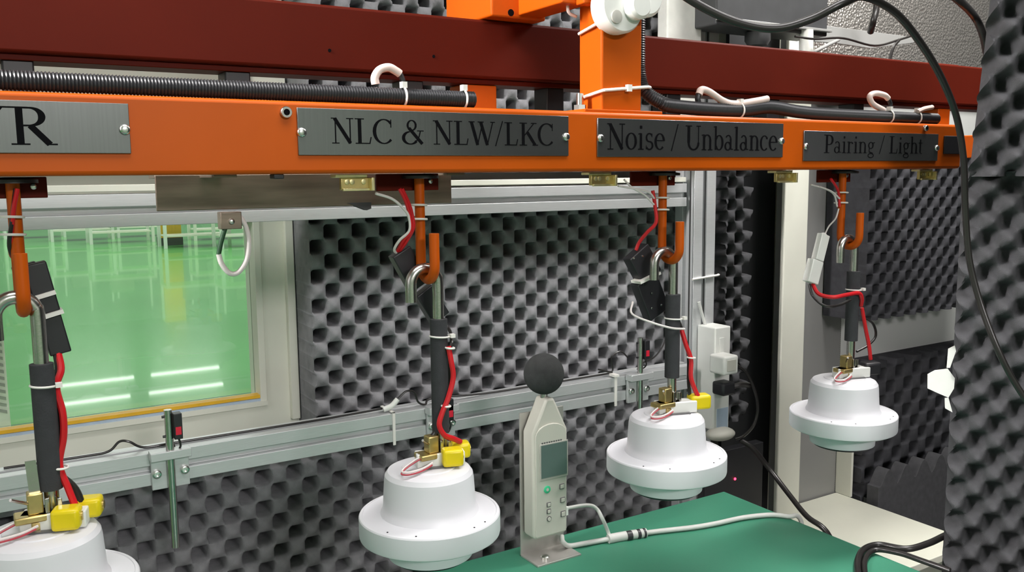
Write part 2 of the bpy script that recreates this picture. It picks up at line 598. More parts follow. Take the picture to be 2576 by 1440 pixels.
# foam door in the right foreground: two sheets on a dark leaf
DY = math.radians(50)
dn = Vector((-math.sin(DY), -math.cos(DY), 0))
du = Vector((math.cos(DY), -math.sin(DY), 0))
e = atd(2425, 700, 1.36)
lo = Vector((e.x, e.y, 0.55))
tag(foam('acoustic_foam_panel', lo - dn * 0.06, du, Z, dn, 0.30, 0.818, 0.016, 0.042, 0.0535, FOAM_SHADE, (2.2, 0.8), edge=0.006, soft=0.9),
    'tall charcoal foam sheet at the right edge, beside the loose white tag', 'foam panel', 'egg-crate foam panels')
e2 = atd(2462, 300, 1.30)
tag(foam('acoustic_foam_panel', Vector((e2.x, e2.y, 1.3605)) - dn * 0.055, du, Z + du * 0.06, dn, 0.30, 0.36, 0.004, 0.056, 0.0535, FOAM_SHADE, (0.2, 2.8), edge=0.006, soft=0.95),
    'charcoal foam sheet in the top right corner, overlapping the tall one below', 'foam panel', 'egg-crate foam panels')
tag(MB().obox(lo - dn * 0.08 + du * 0.185 + Z * 0.45, du * 0.115, dn * 0.015, Z * 0.995).build('door_leaf', DARKP),
    'dark door leaf that carries the foam sheets in the right foreground', 'door')


# ------------------------------------------------------------------ aluminium frame
def profile(name, a, b, side, other, size, label, size2=None):
    """slotted extrusion from a to b; side, other: unit vectors of the section"""
    a, b = Vector(a), Vector(b)
    h = size / 2
    h2 = (size2 or size) / 2
    g, dp = 0.0055, 0.012
    sec = []
    for q in range(4):
        pts = [(-h, -h), (-g, -h), (-g, -h + dp), (g, -h + dp), (g, -h)]
        for x, y in pts:
            for _ in range(q):
                x, y = -y, x
            sec.append((x, y * 1.0))
    sec = [(x, y * h2 / h) for x, y in sec]
    return MB().prism(sec, a, Vector(side), Vector(other), b - a).build(name, ALU, None, 0.0008, 30)


FY = 1.40
tr = profile('aluminium_rail', (-0.95, FY + 0.024, 1.3245), (1.302, FY + 0.024, 1.3245), Y, Z, 0.048, '')
tag(tr, 'upper silver aluminium rail running along the top of window and foam', 'rail', 'slotted aluminium rails')
br = profile('aluminium_rail', (-0.42, FY - 0.006, 0.9385), (1.302, FY - 0.006, 0.9385), Y, Z, 0.05, '')
tag(br, 'lower silver aluminium rail carrying the sensor brackets below the window', 'rail', 'slotted aluminium rails')
po = profile('aluminium_post', (1.345, FY + 0.02, 0.0), (1.345, FY + 0.02, 1.79), X, Y, 0.06, '')
tag(po, 'upright silver slotted aluminium post behind the power strip', 'post')
for gx in (1736, 1773):  # thin dark strips coloured as the shade in the post's gaps
    gx = at(gx, 600, FY - 0.011).x
    MB().box(gx - 0.0016, gx + 0.0016, FY - 0.0106, FY - 0.0095, 0.9, 1.79).build('gap_shade_line', GAPSHADE, po)
MB().box(1.3765, 1.392, FY + 0.005, FY + 0.035, 0.9, 1.79).build('side_channel', ALU, po, 0.001)
MB().tube([(1.31, FY - 0.013, 1.145), (1.345, FY - 0.0135, 1.147), (1.385, FY - 0.012, 1.149), (1.394, FY - 0.004, 1.149)], 0.0024, 8).build('cable_tie', NYLON, po)
tag(MB().box(1.207, 1.30, 1.36, 1.39, 1.40, 1.79).build('white_post', PIPEW, None, 0.003),
    'white upright channel above the rail, left of the aluminium post', 'post')
tag(MB().box(-0.90, 1.3, FY + 0.0, FY + 0.048, 1.352, 1.362).build('frame_cap_strip', CREAM, None, 0.001),
    'thin pale cover strip lying on the upper aluminium rail', 'strip')

# ------------------------------------------------------------------ green table
t = thing('work_table', 'work table covered with a glossy green mat, under the hanging motors', 'table', (0.5, 0.8, 0))
TX0, TX1, TY0, TY1, TZ = -0.25, 1.225, 0.42, 1.20, 0.75
B(TX0, TX1, TY0, TY1, TZ - 0.004, TZ).build('mat', GREENM, t, 0.0015)
B(TX0 + 0.003, TX1 - 0.003, TY0 + 0.003, TY1 - 0.003, TZ - 0.03, TZ - 0.004).build('tabletop', BOARD, t, 0.001)
for lx in (TX0 + 0.06, TX1 - 0.06):
    for ly in (TY0 + 0.06, TY1 - 0.06):
        B(lx - 0.02, lx + 0.02, ly - 0.02, ly + 0.02, 0, TZ - 0.03).build('leg', ALU, t)

# ------------------------------------------------------------------ orange rail and dark beam
RY0, RY1, RZ0, RZ1 = 0.93, 0.992, 1.3735, 1.4505
rail = thing('orange_rail', 'long bright orange square rail carrying the four name plates', 'rail', (0.6, 0.96, RZ0))
B(-0.42, 1.520, RY0, RY1, RZ0, RZ1).build('tube', ORANGE, rail, 0.0045)


def screw(p, parent, r=0.0055, name='screw', mt=None, axis=NY):
    p = Vector(p)
    mb = MB().lathe([(r, 0), (r, 0.0012), (r * 0.8, 0.0028), (r * 0.45, 0.0034)], p, 20, axis)
    o = mb.build(name, mt or ZINC, parent)
    return o


def bolt(p, parent, r=0.006):
    p = Vector(p)
    h = MB().lathe([(r, 0), (r, 0.004), (r * 0.9, 0.0048), (r * 0.55, 0.0048), (r * 0.5, 0.001)], p, 20, NY).build('bolt', STEEL, parent)
    MB().lathe([(r * 0.52, 0.0012), (r * 0.52, 0.0045)], p, 6, NY).build('socket', INK, h)
    return h


p = at(718, 283, RY0)
bolt(p, rail, 0.0062)
p = at(2326, 323, RY0)
bolt(p, rail, 0.005)
# black end block and small dark clip under the rail
q0, q1 = at(2374, 342, RY0), at(2420, 388, RY0)
B(q0.x, 1.5195, RY0 - 0.003, RY0, q1.z, q0.z).build('end_block', BLACKP, rail, 0.001)['label'] = 'black block at rail end'
q0 = at(704, 447, RY0)
B(q0.x - 0.005, q0.x + 0.006, RY0 + 0.004, RY0 + 0.02, RZ0 - 0.005, RZ0).build('clip', BLACKP, rail, 0.001)['label'] = 'small black clip under rail'

BY0, BY1, BZ0, BZ1 = 1.10, 1.16, 1.5055, 1.5865
beam = thing('track_beam', 'dark red-brown painted beam running behind and above the orange rail', 'beam', (0.7, 1.13, BZ0))
B(-0.50, 2.02, BY0, BY1, BZ0, BZ1).build('tube', DARKRED, beam, 0.004)
B(-0.50, 2.02, BY0 + 0.008, BY1 - 0.004, BZ0 - 0.007, BZ0).build('track_lip', DARKRED, beam, 0.001)
for k in range(7):
    bx = 0.061 + 0.2355 * k
    B(bx - 0.0155, bx + 0.0155, BY0 + 0.012, BY1 - 0.012, 1.4540, BZ0 - 0.006).build('trolley_block', BLACKP, beam, 0.002)
for xx, yy in ((829, 127), (1091, 142)):
    pp = at(xx, yy, BY0)
    MB().lathe([(0.0022, 0), (0.0022, 0.0006)], pp, 10, NY).build('rivet', INK, beam)

# cross tube over the beam
cx0, cx1 = at(1250, 5, 1.06).x, at(1388, 40, 1.06).x
cz = BZ1 + 0.001
ct = thing('cross_tube', 'orange square tube lying across the dark beam, open end with a bolt hole', 'tube', ((cx0 + cx1) / 2, 1.2, cz))
rr_ = ray(1122, 46)
cyb = cx0 * rr_.y / rr_.x
B(cx0, cx1, 1.075, cyb, cz, cz + 0.08).build('tube', ORANGE, ct, 0.003)
hp = at(1285, 32, 1.075)
MB().lathe([(0.0048, 0), (0.0048, 0.0008)], hp, 16, NY).build('bolt_hole', INK, ct)
MB().tube([(cx0 - 0.004, cyb, cz + 0.079), (cx0 - 0.004, (cyb + 1.08) / 2, cz + 0.080), (cx0 - 0.003, 1.08, cz + 0.086)], 0.003, 8).build('cable', WHITEW, ct)

# orange column standing on the rail
CX0, CX1, CY0, CY1 = 0.722, 0.790, 0.940, 0.990
col_ = thing('orange_column', 'orange square column rising from the rail with a white junction box near its top', 'column', ((CX0 + CX1) / 2, 0.965, RZ1))
B(CX0, CX1, CY0, CY1, RZ1, 1.86).build('post', ORANGE, col_, 0.003)
B(CX0 - 0.030, CX1 + 0.034, CY0 - 0.004, RY1, RZ1, RZ1 + 0.004).build('base_plate', ORANGE, col_, 0.001)
for bx in (CX0 - 0.016,):
    MB().lathe([(0.0085, 0), (0.0085, 0.007)], (bx, 0.966, RZ1 + 0.004), 6, Z).build('bolt', ZINC, col_)
    MB().cyl((bx, 0.966, RZ1 + 0.011), (bx, 0.966, RZ1 + 0.026), 0.0048, 12).build('bolt_shank', ZINC, col_)
# clip plate between column and cross tube
B(CX0 - 0.042, CX0, CY1 - 0.02, CY1 + 0.10, 1.592, 1.72).build('link_plate', ORANGE, col_, 0.002)
B(CX0 - 0.020, CX0, CY0 + 0.012, CY1 - 0.02, 1.590, 1.74).build('side_plate', ORANGE, col_, 0.002)
# cable tie round the column base and another near the top
zt = at(1510, 222, CY0).z
ti = MB().tube([(CX0 - 0.003, CY1 - 0.006, zt - 0.010), (CX0 - 0.003, CY0 - 0.003, zt - 0.004), (CX0 + 0.01, CY0 - 0.003, zt - 0.002), (CX1 + 0.002, CY0 - 0.003, zt + 0.004), (CX1 + 0.025, CY0 + 0.012, zt + 0.006)], 0.0022, 8, 5)
ti.box(CX0 + 0.038, CX0 + 0.045, CY0 - 0.008, CY0 - 0.002, zt - 0.003, zt + 0.006)
ti.build('cable_tie', NYLON, col_)
zt = at(1490, 35, CY0).z
MB().tube([(CX0 - 0.003, CY1 - 0.004, zt - 0.018), (CX0 - 0.003, CY0 - 0.003, zt - 0.008), (CX0 + 0.012, CY0 - 0.004, zt + 0.006), (CX0 + 0.03, CY0 - 0.004, zt + 0.016)], 0.0022, 8, 5).build('cable_tie', NYLON, col_)
MB().tube([at(1432, -20, 0.985), at(1428, 15, 0.985), at(1432, 33, 0.985), at(1450, 42, 0.985)], 0.0022, 8).build('wire', WHITEW, col_)
# small orange spacers joining rail and beam
for nm, xa, xb, lab in (('rail_spacer', 1168, 1250, 'small orange spacer between rail and beam, at the end of the left hose'),
                        ('rail_spacer', 2362, 2392, 'small orange spacer between rail and beam, above the rail end')):
    xa, xb = at(xa, 250, 1.112).x, at(xb, 250, 1.112).x
    tag(MB().box(xa, xb, 1.112, 1.156, 1.395, BZ0 - 0.0075).box(xa, xb, 0.9925, 1.112, 1.395, 1.44).build(nm, ORANGE, None, 0.002), lab, 'spacer', 'orange spacers')
# right-hand dark cross beam
tag(B(1.80, 1.88, 1.165, 1.45, 1.535, 1.60).build('cross_beam', DARKRED, None, 0.003),
    'dark red cross beam joining the track beam near the right foam', 'beam')

# white junction box on the column
jc = at(1570, 14, 0.918)
jb = thing('junction_box', 'round white plastic junction box strapped to the orange column', 'junction box', (jc.x, 0.926, jc.z))
MB().lathe([(0.0335, -0.006), (0.0345, 0.002), (0.0345, 0.016), (0.0315, 0.020), (0.001, 0.021)], (jc.x, 0.939, jc.z), 40, NY).build('body', WPLAS, jb)
pj = at(1552, 42, 0.917)
s_ = MB().lathe([(0.0085, 0), (0.0085, 0.002), (0.006, 0.0026)], (pj.x, 0.9185, pj.z), 20, NY).build('cover_screw', BTN, jb)
pe = at(1652, -10, 0.905)
MB().lathe([(0.024, -0.02), (0.026, 0.0), (0.026, 0.030), (0.022, 0.034)], (pe.x - 0.008, 0.945, pe.z), 32, NY).build('hub', WPLAS, jb)
pk = at(1612, 12, 0.905)
MB().lathe([(0.018, 0.0), (0.018, 0.016), (0.014, 0.020)], (pk.x, 0.922, pk.z), 28, NY).build('knob', WPLAS, jb)


# ------------------------------------------------------------------ black hoses on the rail
def hose(label, pts, r):
    o = thing('braided_hose', label, 'hose', pts[0])
    MB().hose(pts, r).build('hose', HOSE, o)
    return o


HR = 0.0092
hz = RZ1 + HR * 1.12
hp_ = [(-0.42, 0.9445, hz + 0.001), (-0.1, 0.945, hz + 0.0005), (0.2, 0.9455, hz), (0.42, 0.946, hz), (at(1192, 250, 0.946).x, 0.946, hz)]
h1 = hose('black braided hose lying on the left half of the orange rail', hp_, HR)


def tie(px, parent, y=0.9455, z=None, r=HR * 1.16, head=True):
    z = hz if z is None else z
    xx = at(px, 245, y).x
    mb = MB().ring((xx, y, z), X, r, 0.0013, 24, 6)
    if head:
        mb.box(xx - 0.003, xx + 0.003, y - 0.006, y + 0.002, z + r - 0.001, z + r + 0.006)
    return mb.build('cable_tie', NYLON, parent)


tie(1014, h1)
tie(1165, h1)
mb = MB().tube([at(945, 212, 0.955), at(943, 195, 0.955), at(955, 176, 0.955), at(978, 170, 0.955), at(998, 180, 0.955), at(1006, 186, 0.955)], 0.0048, 10)
o_ = mb.build('cable_stub', PINKS, h1)
o_['label'] = 'pale pink cable stub curling up behind hose'
MB().tube([at(1006, 186, 0.955), at(1012, 200, 0.955), at(1014, 214, 0.955)], 0.0035, 8).build('stub_end', BLACKP, o_)

xv = CX1 + 0.0165
r_pts = [(xv, 0.9675, 1.80), (xv, 0.9675, 1.56), (xv, 0.965, 1.505), (xv + 0.004, 0.957, 1.483), (xv + 0.022, 0.950, hz + 0.009),
         (xv + 0.05, 0.946, hz + 0.002), (at(1850, 280, 0.946).x, 0.946, hz), (at(1935, 270, 0.946).x, 0.946, hz + 0.007),
         (at(2010, 280, 0.946).x, 0.946, hz + 0.002), (at(2100, 290, 0.946).x, 0.946, hz), (at(2355, 292, 0.946).x, 0.946, hz - 0.0005)]
h2 = hose('black braided hose running down the column and along the right half of the rail', r_pts, HR)
tie(1860, h2)
tie(2237, h2)
tie(2307, h2)
o_ = MB().tube([at(1758, 238, 0.95), at(1765, 226, 0.95), at(1785, 232, 0.95), at(1820, 255, 0.948), at(1850, 262, 0.945), at(1900, 255, 0.943), at(1930, 249, 0.943)], 0.0052, 10).build('cable_stub', PINKS, h2)
o_['label'] = 'pale pink cable folded over the hose'
MB().tube([at(1757, 237, 0.951), at(1755, 248, 0.951), at(1757, 258, 0.951)], 0.004, 8).build('stub_end', BLACKP, o_)
o_ = MB().tube([at(2222, 277, 0.95), at(2196, 262, 0.95), at(2188, 243, 0.95), at(2202, 235, 0.95), at(2225, 240, 0.95), at(2234, 248, 0.95)], 0.0048, 10).build('cable_stub', PINKS, h2)
o_['label'] = 'pale pink cable stub curled like a hook'
MB().tube([at(2234, 248, 0.95), at(2240, 262, 0.95), at(2236, 274, 0.95)], 0.0035, 8).build('stub_end', BLACKP, o_)
MB().tube([at(2308, 281, 0.94), at(2325, 274, 0.94), at(2345, 270, 0.94)], 0.004, 8).build('cable_stub', PINKS, h2)


# ------------------------------------------------------------------ lettering
TK, TN = 0.135, 0.045


def arc(cx, cy, rx, ry, a0, a1, thick=TK, thin=TN, n=18, const=None):
    pts = []
    for i in range(n + 1):
        a = math.radians(a0 + (a1 - a0) * i / n)
        wd = const if const else thin + (thick - thin) * abs(math.cos(a)) ** 1.5
        pts.append((cx + rx * math.cos(a), cy + ry * math.sin(a), wd))
    return pts


def ln(x0, y0, x1, y1, wd):
    return [(x0, y0, wd), (x1, y1, wd)]


def sf(x, y, wd=0.26):
    return ln(x - wd / 2, y, x + wd / 2, y, 0.04)


LK = 0.11
GL = {
    'N': (0.84, [ln(0.17, 0.02, 0.17, 1, TN), ln(0.15, 0.98, 0.70, 0.02, TK), ln(0.70, 0, 0.70, 0.98, TN), sf(0.17, 0.02), sf(0.70, 0.98), sf(0.12, 0.98, 0.2)]),
    'L': (0.68, [ln(0.21, 0, 0.21, 1, TK), sf(0.21, 0.98, 0.34), ln(0.05, 0.02, 0.60, 0.02, 0.045), ln(0.58, 0.02, 0.63, 0.27, 0.04)]),
    'C': (0.80, [arc(0.44, 0.5, 0.36, 0.48, 42, 318), ln(0.71, 0.66, 0.71, 0.98, 0.035)]),
    '&': (0.95, [arc(0.42, 0.77, 0.16, 0.20, 0, 360, 0.08, 0.045), arc(0.36, 0.26, 0.27, 0.25, 95, 330, 0.13, 0.05), ln(0.31, 0.66, 0.83, 0.02, 0.13),
                 [(0.58, 0.12, 0.045), (0.70, 0.30, 0.045), (0.76, 0.54, 0.045)], sf(0.76, 0.55, 0.26), ln(0.36, 0.50, 0.53, 0.62, 0.05)]),
    'W': (1.12, [ln(0.10, 0.98, 0.36, 0.0, TK), ln(0.36, 0.0, 0.57, 0.92, TN), ln(0.50, 0.98, 0.78, 0.0, TK), ln(0.78, 0.0, 1.02, 0.98, TN), sf(0.11, 0.98), sf(0.50, 0.98), sf(1.02, 0.98, 0.2)]),
    '/': (0.38, [ln(0.02, -0.04, 0.34, 1.04, 0.045)]),
    'K': (0.86, [ln(0.21, 0, 0.21, 1, TK), sf(0.21, 0.98, 0.34), sf(0.21, 0.02, 0.34), ln(0.25, 0.42, 0.70, 0.98, TN), ln(0.40, 0.58, 0.76, 0.02, TK), sf(0.70, 0.98), sf(0.76, 0.02)]),
    'Y': (0.80, [ln(0.12, 0.98, 0.41, 0.46, TK), ln(0.71, 0.98, 0.41, 0.46, TN), ln(0.41, 0, 0.41, 0.5, TK), sf(0.12, 0.98), sf(0.71, 0.98), sf(0.41, 0.02, 0.34)]),
    'R': (0.84, [ln(0.21, 0, 0.21, 1, TK), sf(0.2, 0.98, 0.34), sf(0.21, 0.02, 0.34), ln(0.2, 0.975, 0.42, 0.975, 0.045), arc(0.40, 0.745, 0.22, 0.23, -90, 90), ln(0.2, 0.51, 0.42, 0.51, 0.045), ln(0.40, 0.51, 0.74, 0.02, TK), sf(0.78, 0.02, 0.2)]),
    'P': (0.66, [ln(0.21, 0, 0.21, 1, TK), sf(0.2, 0.98, 0.34), sf(0.21, 0.02, 0.34), ln(0.2, 0.975, 0.38, 0.975, 0.045), arc(0.37, 0.72, 0.20, 0.25, -90, 90), ln(0.2, 0.47, 0.38, 0.47, 0.045)]),
    'U': (0.84, [ln(0.2, 0.3, 0.2, 1, TK), arc(0.45, 0.31, 0.25, 0.29, 180, 360, 0.1, 0.06), ln(0.70, 0.3, 0.70, 1, TN), sf(0.2, 0.98, 0.32), sf(0.70, 0.98, 0.22)]),
    'o': (0.56, [arc(0.28, 0.33, 0.21, 0.31, 0, 360, LK, 0.04, 26)]),
    'i': (0.34, [ln(0.17, 0, 0.17, 0.64, LK), sf(0.17, 0.02, 0.26), ln(0.05, 0.61, 0.17, 0.64, 0.04), ln(0.17, 0.82, 0.17, 0.94, 0.11)]),
    's': (0.46, [arc(0.23, 0.48, 0.14, 0.16, 35, 270, 0.075, 0.05), arc(0.23, 0.17, 0.15, 0.155, 90, -150, 0.085, 0.05), ln(0.35, 0.5, 0.36, 0.64, 0.03), ln(0.08, 0.02, 0.08, 0.17, 0.03)]),
    'e': (0.52, [arc(0.27, 0.33, 0.20, 0.31, 5, 318, LK, 0.04, 26), ln(0.07, 0.37, 0.47, 0.37, 0.04)]),
    'n': (0.62, [ln(0.15, 0, 0.15, 0.64, LK), sf(0.15, 0.02, 0.24), ln(0.03, 0.61, 0.15, 0.64, 0.04), arc(0.31, 0.44, 0.16, 0.19, 165, 0, 0.09, 0.045), ln(0.475, 0, 0.475, 0.45, LK), sf(0.475, 0.02, 0.24)]),
    'h': (0.62, [ln(0.15, 0, 0.15, 1, LK), sf(0.15, 0.02, 0.24), ln(0.03, 0.96, 0.15, 0.99, 0.04), arc(0.31, 0.44, 0.16, 0.19, 165, 0, 0.09, 0.045), ln(0.475, 0, 0.475, 0.45, LK), sf(0.475, 0.02, 0.24)]),
    'b': (0.58, [ln(0.14, 0.02, 0.14, 1, 0.09), ln(0.03, 0.96, 0.14, 0.99, 0.04), arc(0.32, 0.32, 0.18, 0.30, -150, 150, LK, 0.04, 24)]),
    'a': (0.52, [arc(0.21, 0.18, 0.14, 0.165, 20, 340, 0.09, 0.04), ln(0.36, 0.06, 0.36, 0.48, 0.095), arc(0.23, 0.46, 0.135, 0.17, 0, 150, 0.07, 0.05), ln(0.36, 0.05, 0.49, 0.05, 0.04)]),
    'l': (0.32, [ln(0.16, 0, 0.16, 1, LK), sf(0.16, 0.02, 0.26), ln(0.04, 0.96, 0.16, 0.99, 0.04)]),
    'c': (0.50, [arc(0.26, 0.33, 0.20, 0.31, 50, 315, LK, 0.04), ln(0.40, 0.50, 0.40, 0.58, 0.09)]),
    'r': (0.44, [ln(0.15, 0, 0.15, 0.64, LK), sf(0.15, 0.02, 0.26), ln(0.03, 0.61, 0.15, 0.64, 0.04), arc(0.29, 0.46, 0.13, 0.15, 170, 50, 0.05, 0.06), ln(0.37, 0.52, 0.37, 0.60, 0.09)]),
    'g': (0.55, [arc(0.25, 0.45, 0.15, 0.18, 0, 360, 0.09, 0.045), arc(0.26, -0.13, 0.19, 0.12, 0, 360, 0.05, 0.055), ln(0.15, 0.28, 0.14, 0.10, 0.05), ln(0.14, 0.08, 0.40, 0.0, 0.07), ln(0.36, 0.57, 0.52, 0.62, 0.05)]),
    't': (0.36, [ln(0.16, 0.08, 0.16, 0.84, 0.09), ln(0.03, 0.63, 0.32, 0.63, 0.04), arc(0.25, 0.1, 0.09, 0.09, 180, 300, 0.06, 0.045)]),
    ' ': (0.30, []),
}


def lettering(text, x0, x1, zb, zt, y, parent, weight=1.0, mt=None, name='lettering'):
    adv = sum(GL[c][0] for c in text)
    sx = (x1 - x0) / adv
    sz = zt - zb
    mb = MB()
    cx = x0
    lay = 0
    for c in text:
        wd, strokes = GL[c]
        for s in strokes:
            lay += 1
            yy = y - 0.00002 * (lay % 7)
            L, Rr = [], []
            for i, (px, pz, ww) in enumerate(s):
                a = s[max(i - 1, 0)]
                b = s[min(i + 1, len(s) - 1)]
                dx, dz = (b[0] - a[0]) * sx, (b[1] - a[1]) * sz
                l = math.hypot(dx, dz) or 1
                nx, nz = -dz / l, dx / l
                # stroke width measured in letter units, kept visible after squeezing
                hx, hz_ = ww * weight * 0.5 * sx, ww * weight * 0.5 * sz
                L.append((cx + px * sx + nx * hx, yy, zb + pz * sz + nz * hz_))
                Rr.append((cx + px * sx - nx * hx, yy, zb + pz * sz - nz * hz_))
            n = len(s)
            mb.add(L + Rr, [(i, i + 1, n + i + 1, n + i) for i in range(n - 1)])
        cx += wd * sx
    return mb.build(name, mt or INK, parent)


PLY = 0.9288


def nameplate(label, x0, x1, z0, z1, text, tx0, tx1, tz0, tz1, screws, weight=1.0):
    o = thing('name_plate', label, 'name plate', ((x0 + x1) / 2, PLY, z0), 'engraved name plates on the orange rail')
    B(x0, x1, PLY - 0.0014, RY0 - 0.0002, z0, z1).build('plate', PLATE, o, 0.0005)
    lettering(text, tx0, tx1, tz0, tz1, PLY - 0.0017, o, weight)
    for sx in screws:
        screw((sx, PLY - 0.0014, (z0 + z1) / 2 - 0.001), o, 0.0052)
    return o


E_ = EYE.z
yl = PLY - 0.0015
# first plate: only the end of its word is inside the frame
rz0, rz1 = at(80, 365, yl).z, at(80, 269, yl).z
rx0, rx1 = at(20, 320, yl).x, at(137, 320, yl).x
wR = (rx1 - rx0) / 0.84
nameplate('bright steel name plate at the left picture edge, ending in the letters YR', -0.207, 0.1415, E_ + 0.0245, E_ + 0.072,
          'YR', rx0 - 0.80 * wR, rx1, rz0, rz1, (-0.198, 0.137))
nameplate('steel name plate reading NLC & NLW/LKC', 0.3075, 0.660, E_ + 0.0235, E_ + 0.0735, 'NLC & NLW/LKC',
          at(832, 330, yl).x, at(1394, 340, yl).x, at(1100, 364, yl).z, at(1100, 303, yl).z, (0.3115, 0.656), 0.95)
nameplate('steel name plate reading Noise / Unbalance', 0.706, 1.0555, E_ + 0.0225, E_ + 0.0725, 'Noise / Unbalance',
          at(1526, 350, yl).x, at(1956, 350, yl).x, at(1740, 378, yl).z, at(1740, 316, yl).z, (0.7105, 1.052), 1.0)
nameplate('steel name plate reading Pairing / Light at the right end of the rail', 1.102, 1.446, E_ + 0.0170, E_ + 0.0630, 'Pairing / Light',
          at(2072, 360, yl).x, at(2322, 360, yl).x, at(2200, 386, yl).z, at(2200, 342, yl).z, (1.1065, 1.442), 0.9)

# ------------------------------------------------------------------ hooks, motors, wiring
JX = (0.041, 0.472, 0.861, 1.258)
SX = (0.0525, 0.485, 0.8665, 1.2715)
SZ = ((1.193, 1.066), (1.196, 1.053), (1.196, 1.072), (1.203, 1.083))
MX = (0.040, 0.466, 0.855, 1.254)
FZS = (0.971, 0.9555, 0.9630, 0.9635)
ORD = ('left', 'second', 'third', 'right')
WHERE = ('below the plate ending in YR', 'below the plate reading NLC & NLW/LKC', 'below the plate reading Noise / Unbalance', 'below the plate reading Pairing / Light')
JB = 1.2455


def jhook(i):
    x = JX[i]
    o = thing('hanging_hook', 'orange rod hook ' + WHERE[i], 'hook', (x, 0.975, RZ0), 'orange rod hooks under the rail')
    ya, yb, rr = 0.976, 0.939, 0.0185
    yc = (ya + yb) / 2
    pts = [(x, ya, RZ0 - 0.006), (x, ya, 1.33), (x, ya, 1.29), (x, ya, JB + rr)]
    for k in range(1, 8):
        a = math.pi * k / 8
        pts.append((x, yc + rr * math.cos(a), JB + rr - rr * math.sin(a)))
    pts += [(x, yb, JB + rr), (x, yb, 1.28), (x, yb, 1.302)]
    MB().tube(pts, 0.0062, 14, 3).build('rod', ORANGE, o, 0)
    B(x - 0.052, x + 0.030, ya + 0.007, ya + 0.012, RZ0 - 0.021, RZ0 - 0.0005).build('mounting_bar', DARKRED, o, 0.001)
    MB().lathe([(0.022, 0), (0.022, 0.0035), (0.008, 0.006)], (x, ya - 0.004, RZ0 - 0.0065), 28, Z).build('washer', BLACKP, o)
    screw((x + 0.018, ya + 0.007, RZ0 - 0.010), o, 0.0035)
    for zz in (1.335, 1.318):
        MB().ring((x - 0.003, ya - 0.001, zz), (0.05, 0.05, 1), 0.0105, 0.0014, 20, 6).build('cable_tie', NYLON, o)
    return o


for i in range(4):
    jhook(i)

BT = []


def terminal(i, x0, label):
    o = thing('brass_terminal', label, 'terminal', (x0, 0.952, RZ0 - 0.02), 'brass terminals under the rail')
    za, zb_ = RZ0 - 0.0185, RZ0 - 0.0005
    B(x0, x0 + 0.036, 0.950, 0.956, za, zb_ - 0.004).build('bar', BRASS, o, 0.0008)
    B(x0 - 0.008, x0 + 0.030, 0.945, 0.962, zb_ - 0.004, zb_).build('top_clip', BRASSL, o, 0.0008)
    B(x0 + 0.033, x0 + 0.0365, 0.940, 0.962, za - 0.001, zb_ - 0.004).build('end_tab', BRASSL, o, 0.0005)
    B(x0 + 0.001, x0 + 0.033, 0.946, 0.9498, za - 0.001, za + 0.002).build('lower_lip', BRASSL, o, 0.0005)
    for k, dx in enumerate((0.007, 0.013, 0.027)):
        MB().lathe([(0.0030, 0), (0.0030, 0.0010), (0.0018, 0.0012)], (x0 + dx, 0.950, za + 0.009), 12, NY).build('screw', BRASSL, o)
    return o


for i, (px, lab) in enumerate(((852, 'brass terminal under the rail beside the stained steel plate'), (1483, 'brass terminal under the rail between the second and third hooks'),
                               (1950, 'brass terminal under the rail above the cream upright'), (2310, 'brass terminal under the far right end of the rail'))):
    terminal(i, at(px, 470, 0.950).x + 0.003, lab)


